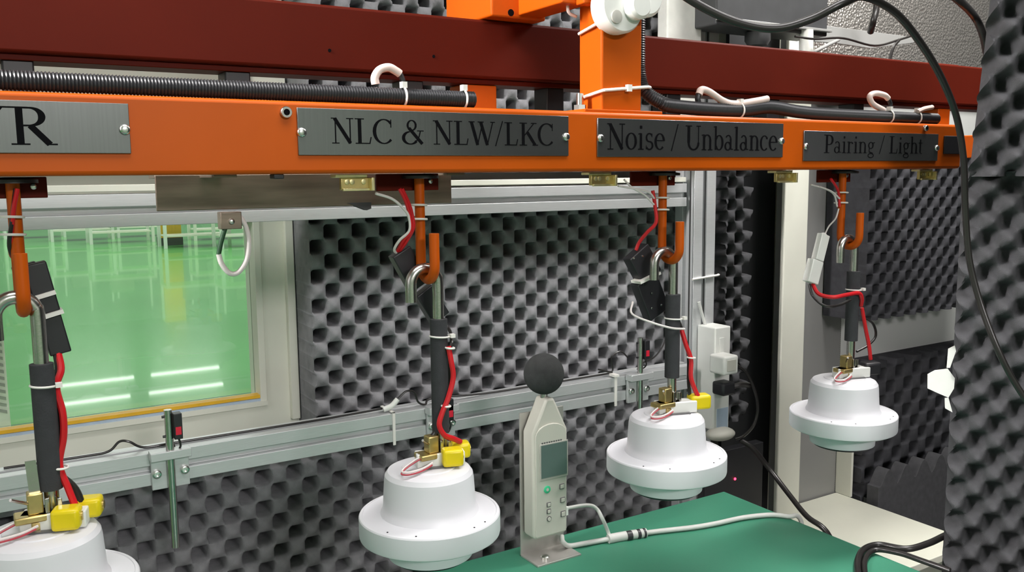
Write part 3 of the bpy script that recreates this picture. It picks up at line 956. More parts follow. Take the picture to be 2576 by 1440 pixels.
# motors
def motor(i):
    lab = ('white round motor at the lower left corner, cut off by the picture edge',
           'white round motor in front, left of the sound level meter, with yellow connectors',
           'white round motor right of the sound level meter, with a yellow connector',
           'white round motor farthest right, with a black connector')[i]
    FZ = FZS[i]
    zc = FZ + 0.057
    o = thing('hanging_motor', lab, 'motor', (MX[i], 0.955, FZ - 0.058), 'white motors hanging from steel hooks')
    c = Vector((MX[i], 0.955, 0))
    cap = [(0.062, FZ - 0.002), (0.061, FZ + 0.002), (0.0585, FZ + 0.006), (0.0575, FZ + 0.012), (0.0555, zc - 0.014), (0.0545, zc - 0.008), (0.051, zc - 0.003), (0.046, zc - 0.0008), (0.0335, zc), (0.0325, zc + 0.0012), (0.002, zc + 0.0012)]
    MB().lathe(cap, c, 64).build('upper_housing', WHITE, o, 0, 25)
    fl = [(0.050, FZ - 0.0300), (0.083, FZ - 0.0300), (0.0872, FZ - 0.0275), (0.0878, FZ - 0.025), (0.0878, FZ - 0.0025), (0.0868, FZ - 0.0008), (0.085, FZ), (0.0835, FZ), (0.0828, FZ - 0.0008), (0.0660, FZ + 0.0005), (0.055, FZ + 0.001)]
    MB().lathe(fl, c, 72).build('flange', WHITE, o, 0, 25)
    MB().lathe([(0.049, FZ - 0.0560), (0.0530, FZ - 0.0545), (0.0545, FZ - 0.030)], c, 64).build('lower_housing', WHITE, o, 0, 25)
    MB().lathe([(0.040, FZ - 0.0590), (0.0470, FZ - 0.0590), (0.0495, FZ - 0.0560)], c, 48).build('base_ring', BLACKP, o)['label'] = 'black ring under the motor'
    for a in (205, 232, 285, 300):
        MB().lathe([(0.0012, 0), (0.0012, 0.0004)], c + Vector((0.0795 * math.cos(math.radians(a)), 0.0795 * math.sin(math.radians(a)), FZ - 0.0006)), 8).build('screw_hole', INK, o)
    zt = zc + 0.001
    # steel hook rod
    sx = SX[i]
    lx = sx - 0.036
    cr = 0.018
    czr = JB + 0.0062 + 0.0075 - cr
    pts = [(sx, 0.9575, zt + 0.004), (sx, 0.9575, SZ[i][1]), (sx, 0.9575, SZ[i][0]), (sx, 0.9575, czr)]
    for k in range(1, 8):
        a = math.pi * k / 8
        pts.append((sx - cr + cr * math.cos(a), 0.9575, czr + cr * math.sin(a)))
    pts += [(lx, 0.9575, czr), (lx, 0.9575, czr - 0.022)]
    MB().tube(pts, 0.0068, 16, 4).build('hook_rod', STEEL, o)
    sl = MB().lathe([(0.0075, SZ[i][1]), (0.0108, SZ[i][1] + 0.0005), (0.0108, SZ[i][0] - 0.0005), (0.0075, SZ[i][0])], (sx, 0.9575, 0), 28).build('sleeve', SLEEVE, o)
    for zz in ((SZ[i][0] - 0.022,), (SZ[i][0] - 0.022,), (SZ[i][0] - 0.036,), (SZ[i][0] - 0.032,))[i]:
        tb = MB().ring((sx + 0.001, 0.9575, zz), (0.06, 0, 1), 0.0122, 0.0012, 24, 6)
        tb.box(sx + 0.010, sx + 0.016, 0.944, 0.950, zz - 0.0015, zz + 0.003)
        tb.build('cable_tie', NYLON, sl)
    # brass bracket and steel fork at the foot of the rod
    bl = MB()
    bl.box(sx - 0.034, sx + 0.008, 0.943, 0.966, zt + 0.010, zt + 0.017)
    bl.box(sx - 0.022, sx - 0.008, 0.947, 0.962, zt + 0.017, zt + 0.038)
    bl.box(sx - 0.020, sx + 0.006, 0.945, 0.964, zt, zt + 0.010)
    bl.build('brass_bracket', BRASS, o, 0.0015)
    fk = MB().box(sx - 0.007, sx - 0.003, 0.945, 0.951, zt + 0.017, zt + 0.032).box(sx + 0.004, sx + 0.008, 0.945, 0.951, zt + 0.017, zt + 0.030)
    fk.build('rod_fork', STEEL, o, 0.0005)
    MB().cyl((sx - 0.036, 0.935, zt + 0.040), (sx - 0.020, 0.95, zt + 0.028), 0.0016, 8).build('split_pin', STEEL, o)
    if i == 0:
        ca_ = at(76, 1160, 0.952)
        cb_ = at(88, 1245, 0.952)
        MB().obox((ca_ + cb_) * 0.5, X * 0.0048, Y * 0.0008, (ca_ - cb_) * 0.5).build('steel_clip', STEEL, o)
    # terminal block, connectors, wires
    mx, my = MX[i], 0.955
    ca, sa = math.cos(math.radians(-18)), math.sin(math.radians(-18))
    ax, ay = Vector((ca, sa, 0)), Vector((-sa, ca, 0))
    tb = MB().obox((mx + 0.014, my - 0.003, zt + 0.0085), ax * 0.030, ay * 0.011, Z * 0.0085)
    tb = tb.build('terminal_block', WPLAS, o, 0.0015)
    MB().obox((mx + 0.006, my - 0.0165, zt + 0.0005 + 0.0006), ax * 0.020, ay * 0.003, Z * 0.0008).build('block_label', METERD, tb)
    YM = BLACKP if i == 3 else YELLOW
    lb = 'black push connector' if i == 3 else 'yellow push connector'
    for k, (dx, dy, L_, hh) in enumerate(((0.0230, -0.019, 0.0130, 0.0108), (0.0455, 0.002, 0.0120, 0.0098))):
        if i in (2, 3) and k == 0:
            dx, dy, L_ = 0.052, -0.012, 0.016
        if i == 3 and k == 1:
            continue
        if i == 2 and k == 1:
            continue
        cc = Vector((mx + dx, my + dy, zt + 0.0125))
        yo = MB().obox(cc, ax * L_, ay * 0.0105, Z * hh).build('connector', YM, o, 0.004)
        yo['label'] = lb
        MB().cyl(cc + ax * (L_ - 0.001) + ay * 0.002, cc + ax * (L_ + 0.0014) + ay * 0.002, 0.0045, 10).build('contact', BRASS, yo)
    # thin red and white loop on the cap
    zl = zt + 0.0022
    lp = [(mx - 0.004, my - 0.006, zl + 0.012), (mx - 0.020, my - 0.008, zl + 0.009), (mx - 0.038, my - 0.012, zl + 0.003), (mx - 0.046, my - 0.020, zl + 0.001), (mx - 0.038, my - 0.027, zl + 0.001), (mx - 0.018, my - 0.022, zl + 0.001), (mx - 0.004, my - 0.018, zl + 0.004)]
    MB().tube(lp, 0.0010, 6, 5).build('thin_wire', THINR, o)
    MB().tube([(p[0] + 0.002, p[1] + 0.003, p[2] + 0.0018) for p in lp], 0.0013, 6, 5).build('thin_wire', WHITEW, o)['label'] = 'thin white wire loop'
    return o


MOT = [motor(i) for i in range(4)]


def wires(parent, pts, r, mt, name='wire', off=None):
    P = [at(*p) for p in pts]
    if off:
        P = [q + Vector(off) for q in P]
    return MB().tube(P, r, 8, 6).build(name, mt, parent)


def cblock(parent, px, py, qx, qy, Y_, w_, d_, name='connector', mt=None):
    """plug body between two points on the plane Y_"""
    a, b = at(px, py, Y_), at(qx, qy, Y_)
    az = (b - a) * 0.5
    ay = Y.copy()
    ax = az.normalized().cross(ay).normalized()
    return MB().obox((a + b) * 0.5, ax * (w_ / 2), ay * (d_ / 2), az).build(name, mt or BLACKP, parent, 0.0015)


def harness(label, loc):
    return thing('wire_harness', label, 'wiring', loc, 'plug-in wiring beside the hooks')


# first motor
o = harness('black plug pair and red-black wires at the left hook, window behind', at(120, 880, 0.985))
cblock(o, 85, 662, 122, 785, 0.986, 0.021, 0.016)
cblock(o, 120, 780, 152, 888, 0.988, 0.020, 0.016)
cblock(o, 58, 665, 92, 760, 0.994, 0.022, 0.012)
for (xa, ya_) in ((108, 742), (128, 790)):
    c = at(xa, ya_, 0.984)
    MB().obox(c, Vector((0.0108, 0, 0.0028)), Y * 0.0095, Vector((-0.0006, 0, 0.002))).build('white_band', NYLON, o)
wires(o, [(44, 475, 0.966), (34, 530, 0.966), (28, 600, 0.972), (28, 640, 0.98), (50, 665, 0.985)], 0.0022, REDW)
wires(o, [(40, 475, 0.968), (30, 560, 0.968), (24, 620, 0.974), (40, 662, 0.985)], 0.0022, RUBBER)
wires(o, [(146, 885, 0.985), (154, 930, 0.97), (142, 975, 0.962), (158, 1040, 0.955), (160, 1100, 0.955), (150, 1170, 0.955), (172, 1230, 0.95), (196, 1290, 0.945)], 0.0034, REDW)
wires(o, [(140, 885, 0.985), (146, 930, 0.975), (138, 985, 0.968), (150, 1050, 0.965), (146, 1120, 0.963), (140, 1180, 0.96), (190, 1230, 0.955), (214, 1290, 0.95)], 0.0032, RUBBER)
wires(o, [(140, 1000, 0.97), (150, 1080, 0.97), (146, 1170, 0.965), (140, 1230, 0.962), (136, 1290, 0.96)], 0.0026, RUBBER)
MB().ring(at(150, 1176, 0.956), (0.1, 0, 1), 0.0078, 0.0012, 20, 6).build('cable_tie', NYLON, o)
# second
o = harness('grey-black plug and red-black wires at the hook below the plate reading NLC & NLW/LKC', at(1040, 700, 0.985))
cblock(o, 1004, 632, 1052, 720, 0.99, 0.027, 0.016)
cblock(o, 1062, 730, 1105, 800, 0.995, 0.026, 0.016)
wires(o, [(945, 487, 0.955), (985, 500, 0.958), (1012, 522, 0.962), (1028, 545, 0.965), (1030, 580, 0.966), (1005, 605, 0.975), (992, 628, 0.985), (1000, 640, 0.99)], 0.0017, WHITEW)
wires(o, [(1005, 475, 0.966), (1020, 505, 0.966), (1030, 540, 0.966), (1034, 580, 0.966), (1015, 605, 0.975), (1000, 632, 0.988)], 0.0024, REDW)
wires(o, [(1012, 475, 0.968), (1030, 515, 0.968), (1038, 545, 0.968), (1040, 575, 0.968), (1020, 612, 0.976), (1004, 634, 0.988)], 0.0020, REDW)
wires(o, [(1128, 872, 0.945), (1135, 910, 0.943), (1140, 950, 0.943), (1128, 1000, 0.943), (1112, 1040, 0.943), (1105, 1070, 0.943), (1118, 1095, 0.943), (1140, 1104, 0.945), (1158, 1112, 0.95)], 0.0034, REDW)
wires(o, [(1124, 872, 0.953), (1130, 920, 0.955), (1128, 990, 0.955), (1108, 1040, 0.955), (1100, 1075, 0.956), (1085, 1100, 0.956), (1078, 1110, 0.957)], 0.0026, RUBBER)
wires(o, [(1102, 800, 0.99), (1130, 830, 0.975), (1136, 860, 0.95), (1130, 885, 0.945)], 0.0022, RUBBER)
for xx, yy in ((1132, 876), (1122, 1022)):
    MB().ring(at(xx, yy, 0.945), (0.1, 0, 1), 0.0052, 0.0014, 18, 6).build('cable_tie', NYLON, o)
# third
o = harness('black plug pair and red wires at the hook below the plate reading Noise / Unbalance', at(1640, 800, 0.985))
cblock(o, 1598, 632, 1632, 698, 0.988, 0.040, 0.018)
cblock(o, 1618, 700, 1652, 790, 0.990, 0.040, 0.018)
c = at(1625, 698, 0.982)
MB().obox(c, Vector((0.019, 0, 0.006)), Y * 0.011, Vector((-0.0006, 0, 0.0018))).build('white_band', NYLON, o)
for xx, yy in ((1594, 650), (1616, 645), (1640, 738), (1664, 768), (1640, 776)):
    MB().lathe([(0.0018, 0), (0.0014, 0.0012)], at(xx, yy, 0.979), 8, NY).build('stud', ZINC, o)
wires(o, [(1642, 480, 0.966), (1648, 520, 0.966), (1650, 560, 0.966), (1628, 585, 0.975), (1608, 610, 0.985), (1600, 630, 0.988)], 0.0026, REDW)
wires(o, [(1570, 452, 0.958), (1590, 472, 0.958), (1620, 490, 0.96), (1645, 515, 0.964)], 0.0014, WHITEW)
wires(o, [(1555, 468, 0.956), (1600, 476, 0.958), (1632, 484, 0.961), (1646, 500, 0.965)], 0.0014, WHITEW)
wires(o, [(1592, 760, 0.985), (1590, 790, 0.975), (1640, 812, 0.955), (1690, 826, 0.944), (1722, 828, 0.945)], 0.0016, WHITEW)
wires(o, [(1714, 830, 0.953), (1726, 870, 0.948), (1738, 905, 0.945), (1738, 950, 0.943), (1750, 985, 0.94), (1762, 1008, 0.938)], 0.0034, REDW)
wires(o, [(1704, 800, 0.963), (1722, 850, 0.96), (1732, 900, 0.955), (1732, 960, 0.952), (1736, 1000, 0.95)], 0.0026, RUBBER)
MB().ring(at(1738, 900, 0.946), (0.1, 0, 1), 0.0062, 0.0012, 18, 6).build('cable_tie', NYLON, o)
# fourth: white plug
o = harness('white plug hanging on thin wires at the hook below the plate reading Pairing / Light', at(2050, 700, 0.985))
cblock(o, 2072, 590, 2056, 655, 0.985, 0.020, 0.012, mt=WPLAS)
MB().ball(at(2070, 600, 0.985), 0.0105, 0.006, 0.010, 16).build('plug_tip', WPLAS, o)
cblock(o, 2052, 655, 2038, 712, 0.985, 0.026, 0.014, mt=WPLAS)
wires(o, [(2110, 525, 0.966), (2102, 550, 0.97), (2085, 570, 0.98), (2076, 588, 0.985)], 0.0013, WHITEW)
wires(o, [(2040, 465, 0.958), (2075, 475, 0.96), (2098, 490, 0.963), (2106, 520, 0.966)], 0.0014, WHITEW)
wires(o, [(2062, 470, 0.957), (2092, 482, 0.96), (2112, 500, 0.964)], 0.0014, WHITEW)
wires(o, [(2090, 450, 0.966), (2108, 480, 0.966), (2112, 520, 0.966)], 0.0022, REDW)
wires(o, [(2044, 715, 0.985), (2060, 740, 0.97), (2095, 748, 0.95), (2130, 742, 0.944), (2160, 738, 0.943), (2168, 752, 0.944), (2166, 770, 0.948)], 0.0034, REDW)
wires(o, [(2036, 715, 0.985), (2045, 745, 0.975), (2075, 770, 0.955), (2110, 768, 0.947), (2140, 755, 0.944)], 0.0024, RUBBER)
wires(o, [(2168, 775, 0.948), (2178, 830, 0.946), (2186, 870, 0.945), (2190, 905, 0.944)], 0.0032, REDW)
wires(o, [(2172, 800, 0.95), (2196, 815, 0.95), (2203, 845, 0.95), (2185, 868, 0.952), (2155, 885, 0.955)], 0.0022, RUBBER)

# ------------------------------------------------------------------ stained plate and bracket behind the rail
pz = at(760, 522, 1.05).z
sp0, sp1 = at(393, 500, 1.05).x, at(1136, 490, 1.05).x
sp = thing('steel_tray', 'brown stained sheet steel plate hanging behind the orange rail, above the window', 'plate', ((sp0 + sp1) / 2, 1.055, pz))
B(sp0, sp1, 1.05, 1.054, pz, 1.374).build('face', BROWNM, sp, 0.001)
B(sp0, sp1, 1.054, 1.09, 1.37, 1.374).build('top_flange', BROWNM, sp, 0.001)
for xa in (sp0 + 0.06, sp1 - 0.03):
    B(xa - 0.012, xa + 0.012, 0.98, 1.05, 1.3705, 1.3735).build('mounting_tab', BROWNM, sp, 0.0005)
wx = at(915, 530, 1.05).x
MB().prism([(-0.022, 0.004), (0.010, 0.004), (0.010, -0.004), (0.004, -0.006)], (wx, 1.049, pz), X, Z, Y * 0.012).build('wedge', DARKBOX, sp)
pb = at(580, 555, 1.04)
B(pb.x - 0.012, pb.x + 0.012, 1.036, 1.052, pb.z - 0.010, pb.z + 0.010).build('bracket', BROWNM, sp, 0.001)
screw((pb.x, 1.036, pb.z - 0.001), sp, 0.0035)
MB().tube([at(600, 540, 1.04), at(618, 570, 1.04), at(626, 610, 1.04), at(620, 655, 1.04), at(600, 685, 1.04), at(578, 688, 1.04), at(558, 665, 1.04), at(550, 640, 1.04)], 0.0030, 10).build('cable_loop', WHITEW, sp)
MB().tube([at(550, 640, 1.04), at(556, 610, 1.04), at(566, 575, 1.04)], 0.0028, 10).build('cable_end', mat('dark_green_cable', (0.01, 0.06, 0.02), 0.5), sp)['label'] = 'dark green end of the cable loop'


# ------------------------------------------------------------------ sensors on the lower rail
FRY = FY - 0.031    # front of the lower rail


def sensor(px, label, top, bottom, red=True, w_=0.058):
    c = at(px, 1185, FRY)
    zc = 0.9415
    o = thing('photo_sensor', label, 'sensor', (c.x, FRY, 0.91), 'sensors clamped to the lower rail')
    x = c.x
    yb = FRY - 0.002
    B(x - w_ / 2, x + w_ / 2, yb - 0.020, yb + 0.0005, 0.955, 0.968).build('clamp_top', ALU, o, 0.001)
    B(x - w_ / 2 + 0.002, x + w_ / 2 - 0.002, yb - 0.006, yb + 0.0005, 0.908, 0.955).build('clamp_plate', ALU, o, 0.001)
    for dx in (-0.020, 0.020):
        MB().lathe([(0.0065, 0), (0.0065, 0.005), (0.005, 0.006), (0.003, 0.006), (0.003, 0.003)], (x + dx, yb - 0.006, 0.933), 16, NY).build('screw', ZINC, o)
    for zz in (0.950, 0.916):
        MB().lathe([(0.0028, 0), (0.0028, 0.0008)], (x, yb - 0.006, zz), 10, NY).build('screw_hole', METERD, o)
    MB().cyl((x, yb - 0.011, bottom), (x, yb - 0.011, top), 0.0058, 16).build('rod', STEEL, o)
    B(x + 0.006, x + 0.018, yb - 0.020, yb - 0.004, top - 0.045, top - 0.006).build('sensor_head', BLACKP, o, 0.001)
    if red:
        B(x + 0.008, x + 0.016, yb - 0.0206, yb - 0.020, top - 0.038, top - 0.026).build('red_window', emit('sensor_red', (0.5, 0.01, 0.03), 0.25), o)
    for zz in (top - 0.01, top - 0.04):
        MB().cyl((x - 0.009, yb - 0.011, zz), (x - 0.005, yb - 0.011, zz), 0.002, 8).build('clip_screw', BLACKP, o)
    MB().tube([(x + 0.013, yb - 0.012, top - 0.045), (x + 0.015, yb - 0.012, top - 0.058), (x + 0.010, yb - 0.006, top - 0.066), (x + 0.008, yb + 0.008, 0.972)], 0.0016, 6).build('lead', RUBBER, o)
    return o


sensor(427, 'black sensor with a red window on a steel rod, below the window', at(418, 1032, FRY - 0.013).z, at(428, 1380, FRY - 0.013).z)
sensor(1108, 'sensor on a rod mostly hidden behind the black sleeve above the front motor', 0.985, 0.87)
sensor(1598, 'small sensor on a steel rod clamped to the lower rail left of the aluminium post', at(1598, 852, FRY - 0.013).z, 0.87)

# cables lying on the lower rail
o = thing('sensor_cable', 'thin black cable lying along the lower rail, tied near the front motor', 'cable', (0.3, FY, 0.965))
RZT = 0.9659
MB().tube([(0.02, FY + 0.004, RZT), (0.12, FY, RZT), (0.155, FY - 0.002, RZT + 0.002), at(300, 1112, FY), at(325, 1112, FY - 0.003), at(362, 1126, FY - 0.003), (0.25, FY - 0.004, RZT), (0.40, FY - 0.005, RZT), (0.50, FY - 0.004, RZT), (0.60, FY - 0.006, RZT + 0.003), (0.615, FY - 0.008, RZT + 0.008)], 0.0019, 8).build('lead', RUBBER, o)
MB().tube([(0.590, FY - 0.018, RZT + 0.004), at(985, 1022, FY - 0.02), at(1000, 1005, FY - 0.02)], 0.0048, 10, 4).build('splice', WPLAS, o)
MB().tube([at(1000, 1005, FY - 0.02), at(1022, 985, FY - 0.02), at(1042, 988, FY - 0.02), at(1052, 1012, FY - 0.02), at(1070, 1018, FY - 0.02), at(1090, 1002, FY - 0.015), (0.80, FY - 0.008, RZT + 0.001), (0.95, FY - 0.008, RZT + 0.001), (1.10, FY - 0.006, RZT + 0.001)], 0.0019, 8).build('lead', RUBBER, o)
xt = at(990, 1060, FRY).x
MB().box(xt - 0.0025, xt + 0.0025, FRY - 0.0025, FRY - 0.0003, 0.908, 0.967).box(xt - 0.0025, xt + 0.0025, FRY - 0.0025, FY + 0.019, 0.9645, 0.967).build('cable_tie', NYLON, o, 0.0005)
o = thing('sensor_cable', 'thin dark cable looping over the lower rail beside the third sensor', 'cable', (1.05, FY, 0.965))
MB().tube([at(1505, 930, FY - 0.02), at(1540, 935, FY - 0.02), at(1538, 900, FY - 0.02), at(1560, 885, FY - 0.02), at(1580, 900, FY - 0.02)], 0.0017, 8).build('lead', RUBBER, o)
MB().tube([at(1612, 915, FY - 0.02), at(1645, 900, FY - 0.02), at(1668, 870, FY - 0.02), at(1680, 830, FY - 0.015), at(1684, 780, FY - 0.005)], 0.0017, 8).build('lead', RUBBER, o)
xt = at(1548, 960, FRY).x
MB().box(xt - 0.003, xt + 0.003, FRY - 0.0025, FRY - 0.0003, 0.905, 0.968).box(xt - 0.008, xt + 0.004, FRY - 0.008, FRY + 0.01, 0.966, 0.971).build('cable_tie', NYLON, o, 0.0005)

# ------------------------------------------------------------------ sound level meter on its stand
st = thing('meter_stand', 'bent stainless steel stand bolted to the table behind the sound level meter', 'stand', (0.77, 1.165, TZ))
sxa = at(1310, 1300, 1.165).x
sxb = at(1418, 1300, 1.165).x
ztop = at(1312, 1040, 1.165).z
B(sxa, sxb, 1.165, 1.168, TZ, ztop).build('upright', STANDM, st, 0.0005)
B(sxa, sxb, 1.115, 1.168, TZ, TZ + 0.003).build('foot', STANDM, st, 0.0005)
MB().lathe([(0.007, 0), (0.007, 0.004), (0.005, 0.0055)], (sxa + 0.025, 1.132, TZ + 0.003), 16, Z).build('bolt', ZINC, st)
mz0 = at(1388, 1347, 1.135).z
mx0 = at(1344, 1300, 1.13).x
MWd = 0.066
mzs = at(1385, 1085, 1.135).z       # shoulders
mzt = at(1375, 1003, 1.135).z       # cone tip
mx1 = mx0 + MWd
me_ = thing('sound_level_meter', 'beige sound level meter with a black foam ball on top, leaning on the steel stand', 'meter', (mx0 + MWd / 2, 1.145, mz0))
mc = mx0 + MWd / 2
poly = [(-0.030, 0.0), (0.030, 0.0), (0.033, 0.006), (0.0335, mzs - mz0), (0.0075, mzt - mz0), (-0.0075, mzt - mz0), (-0.0335, mzs - mz0), (-0.033, 0.006)]
MB().prism(poly, (mc, 1.132, mz0), X, Z, Y * 0.030).build('body', METERC, me_, 0.004)
MY = 1.132
# raised front cover with a rounded head
poly2 = [(-0.029, 0.004), (0.029, 0.004), (0.0295, mzs - mz0 - 0.004)] + [(0.0295 * math.cos(math.radians(a)), mzs - mz0 - 0.004 + 0.018 * math.sin(math.radians(a))) for a in range(20, 161, 20)] + [(-0.0295, mzs - mz0 - 0.004)]
MB().prism(poly2, (mc, MY - 0.0025, mz0), X, Z, Y * 0.003).build('front_cover', METERC, me_, 0.001)
FYm = MY - 0.0025
s0, s1 = at(1357, 1120, FYm), at(1428, 1196, FYm)
sc_ = B(s0.x, s1.x, FYm - 0.0012, FYm, s1.z, s0.z).build('screen_bezel', BTN, me_, 0.0008)
B(s0.x + 0.0025, s1.x - 0.0025, FYm - 0.0018, FYm - 0.0012, s1.z + 0.004, s0.z - 0.002).build('screen', LCD, sc_)
pm = at(1390, 1112, FYm)
lg = MB()
for k in range(9):
    lg.box(s0.x + 0.004 + k * 0.0045, s0.x + 0.007 + k * 0.0045, FYm - 0.0004, FYm, pm.z - 0.0016, pm.z + 0.0016)
lg.build('small_print', METERD, me_)
pb_ = at(1376, 1232, FYm)
bo = MB().lathe([(0.0062, 0), (0.0062, 0.0014), (0.0055, 0.0018)], pb_, 20, NY).build('power_button', GREENB, me_)
bo['label'] = 'round green power button'
MB().lathe([(0.0026, 0.0018), (0.0026, 0.0021)], pb_, 12, NY).build('power_symbol', METERC, bo)
for (bx, by, bw, bh) in ((1413, 1224, 0.0095, 0.009), (1415, 1258, 0.0095, 0.009), (1416, 1293, 0.0095, 0.010), (1380, 1270, 0.008, 0.008), (1380, 1287, 0.008, 0.008)):
    c = at(bx, by, FYm)
    b_ = B(c.x - bw / 2, c.x + bw / 2, FYm - 0.0012, FYm, c.z - bh / 2, c.z + bh / 2).build('button', METERD, me_, 0.0015)
    B(c.x - bw / 2 + 0.0013, c.x + bw / 2 - 0.0013, FYm - 0.0020, FYm - 0.0012, c.z - bh / 2 + 0.0013, c.z + bh / 2 - 0.0013).build('button_face', METERC, b_, 0.0006)
c = at(1381, 1306, FYm)
b_ = MB().lathe([(0.0045, 0), (0.0045, 0.0012)], c, 16, NY).build('button', METERD, me_)
MB().lathe([(0.0032, 0.0012), (0.0032, 0.0020)], c, 16, NY).build('button_face', METERC, b_)
bc = at(1368, 941, 1.147)
MB().cyl((bc.x, 1.147, mzt - 0.002), (bc.x, 1.147, bc.z), 0.006, 16).build('microphone_neck', STEEL, me_)
MB().ball(bc, 0.0325, 0.0325, 0.0330, 40).build('windscreen', WIND, me_)['label'] = 'round black foam windscreen'

# grey cable on the table
o = thing('meter_cable', 'grey data cable with black bands running from the meter across the green mat', 'cable', atz(1500, 1360, TZ))
zc_ = TZ + 0.0056
pts = [at(1413, 1349, 1.150), at(1416, 1364, 1.142), atz(1432, 1374, zc_), atz(1470, 1368, zc_), atz(1530, 1357, zc_), atz(1580, 1348, zc_), atz(1650, 1338, zc_), atz(1740, 1328, zc_), atz(1800, 1318, zc_), atz(1870, 1303, zc_), atz(1940, 1296, zc_), atz(1985, 1300, zc_)]
pts += [pts[-1] + Vector((0.016, -0.003, -0.001)), pts[-1] + Vector((0.026, -0.005, -0.012)), pts[-1] + Vector((0.029, -0.005, -0.03))]
MB().tube(pts, 0.0042, 10).build('cord', GREYCAB, o)
pl = [atz(1530, 1357, zc_ + 0.001), atz(1560, 1351, zc_ + 0.001), atz(1590, 1346, zc_ + 0.001), atz(1625, 1341, zc_ + 0.001)]
MB().tube(pl, 0.0078, 14).build('plug_body', GREYCAB, o)
for xa, xb in ((1576, 1588), (1602, 1609), (1617, 1622)):
    ya_ = lambda q: 1357 - (q - 1530) * 0.168
    MB().tube([atz(xa, ya_(xa), zc_ + 0.001), atz(xb, ya_(xb), zc_ + 0.001)], 0.0083, 14, 1).build('black_band', BLACKP, o)
MB().tube([(mx1 + 0.0, 1.147, at(1445, 1275, 1.145).z), at(1475, 1272, 1.145), at(1500, 1280, 1.14), at(1515, 1305, 1.13), atz(1528, 1335, TZ + 0.02), atz(1534, 1352, zc_ + 0.003)], 0.0032, 10).build('side_cord', GREYCAB, o)
B(mx1 - 0.001, mx1 + 0.008, 1.140, 1.152, at(1445, 1290, 1.145).z, at(1445, 1268, 1.145).z).build('side_plug', WPLAS, o, 0.001)

# ------------------------------------------------------------------ power strip on the post
ys0, ys1 = 1.335, 1.3888
xs0, xs1 = at(1797, 950, ys0).x, at(1836, 950, ys0).x
zs0, zs1 = at(1797, 1085, ys0).z, at(1797, 826, ys0).z
o = thing('power_strip', 'white power strip fixed upright to the aluminium post', 'power strip', ((xs0 + xs1) / 2, 1.36, zs0))
B(xs0, xs1, ys0, ys1, zs0, zs1).build('housing', WPLAS, o, 0.003)
xf = at(1815, 880, ys0).x
B(xf - 0.007, xf + 0.007, ys0 - 0.0015, ys0, at(1815, 890, ys0).z, at(1815, 850, ys0).z).build('switch', WPLAS, o, 0.001)
c0, c1 = at(1803, 1030, ys0), at(1830, 1075, ys0)
B(c0.x, c1.x, ys0 - 0.0008, ys0, c1.z, c0.z).build('rating_label', BTAPE, o)
MB().ball(at(1812, 1092, 1.33), 0.036, 0.026, 0.014, 24).build('lower_end', METERC, o)
MB().tube([(xs0 + 0.01, 1.375, zs1), (xs0 + 0.006, 1.38, zs1 + 0.02), (xs0 - 0.002, 1.383, zs1 + 0.05)], 0.0035, 8).build('inlet_cord', GREYCAB, o)
o = thing('plug', 'white plug in the power strip', 'plug', at(1825, 918, 1.30))
c = at(1826, 917, 1.305)
B(c.x - 0.020, c.x + 0.022, 1.29, ys0 - 0.0005, c.z - 0.020, c.z + 0.020).build('body', WPLAS, o, 0.005)
B(c.x - 0.012, c.x + 0.014, 1.2885, 1.2902, c.z - 0.012, c.z + 0.012).build('face_inset', METERC, o, 0.003)
o = thing('plug', 'black plug with a long dark cable, below the white plug in the power strip', 'plug', at(1830, 980, 1.30))
c = at(1836, 978, 1.305)
B(c.x - 0.024, c.x + 0.012, 1.30, ys0 - 0.0005, c.z - 0.014, c.z + 0.014).build('body', BLACKP, o, 0.005)
MB().tube([c + Vector((0.01, 0, 0.003)), at(1865, 968, 1.30), at(1885, 970, 1.30)], 0.006, 8).build('strain_relief', RUBBER, o)
o = thing('white_plug_cable', 'dark cable curving from the white plug down to the foot of the power strip', 'cable', at(1890, 1080, 1.29))
MB().tube([at(1852, 918, 1.298), at(1878, 940, 1.295), at(1899, 985, 1.29), at(1906, 1030, 1.29), at(1896, 1070, 1.29), at(1870, 1098, 1.295), at(1850, 1106, 1.30)], 0.0032, 8).build('cord', RUBBER, o)
o = thing('floor_cable', 'black cable slanting from the power strip down past the table corner', 'cable', at(2000, 1270, 1.2))
MB().tube([at(1862, 1108, 1.30), at(1895, 1130, 1.28), at(1935, 1180, 1.26), at(1985, 1245, 1.20), at(2030, 1300, 1.13), at(2080, 1340, 1.08), at(2130, 1375, 1.04) + Vector((0, 0, -0.05))], 0.0055, 10).build('cord', RUBBER, o)
# dark controller with red led behind the table
lp = at(1850, 1206, 1.36)
o = thing('controller_box', 'black controller box with a tiny red light, behind the table corner', 'box', (lp.x, 1.40, 0.55))
B(lp.x - 0.09, lp.x + 0.09, 1.362, 1.386, 0.55, lp.z + 0.07).build('case', BLACKP, o, 0.002)
MB().ball((lp.x, 1.361, lp.z), 0.0032, 0.002, 0.0032, 10).build('red_light', emit('red_led', (1.0, 0.03, 0.08), 6), o)

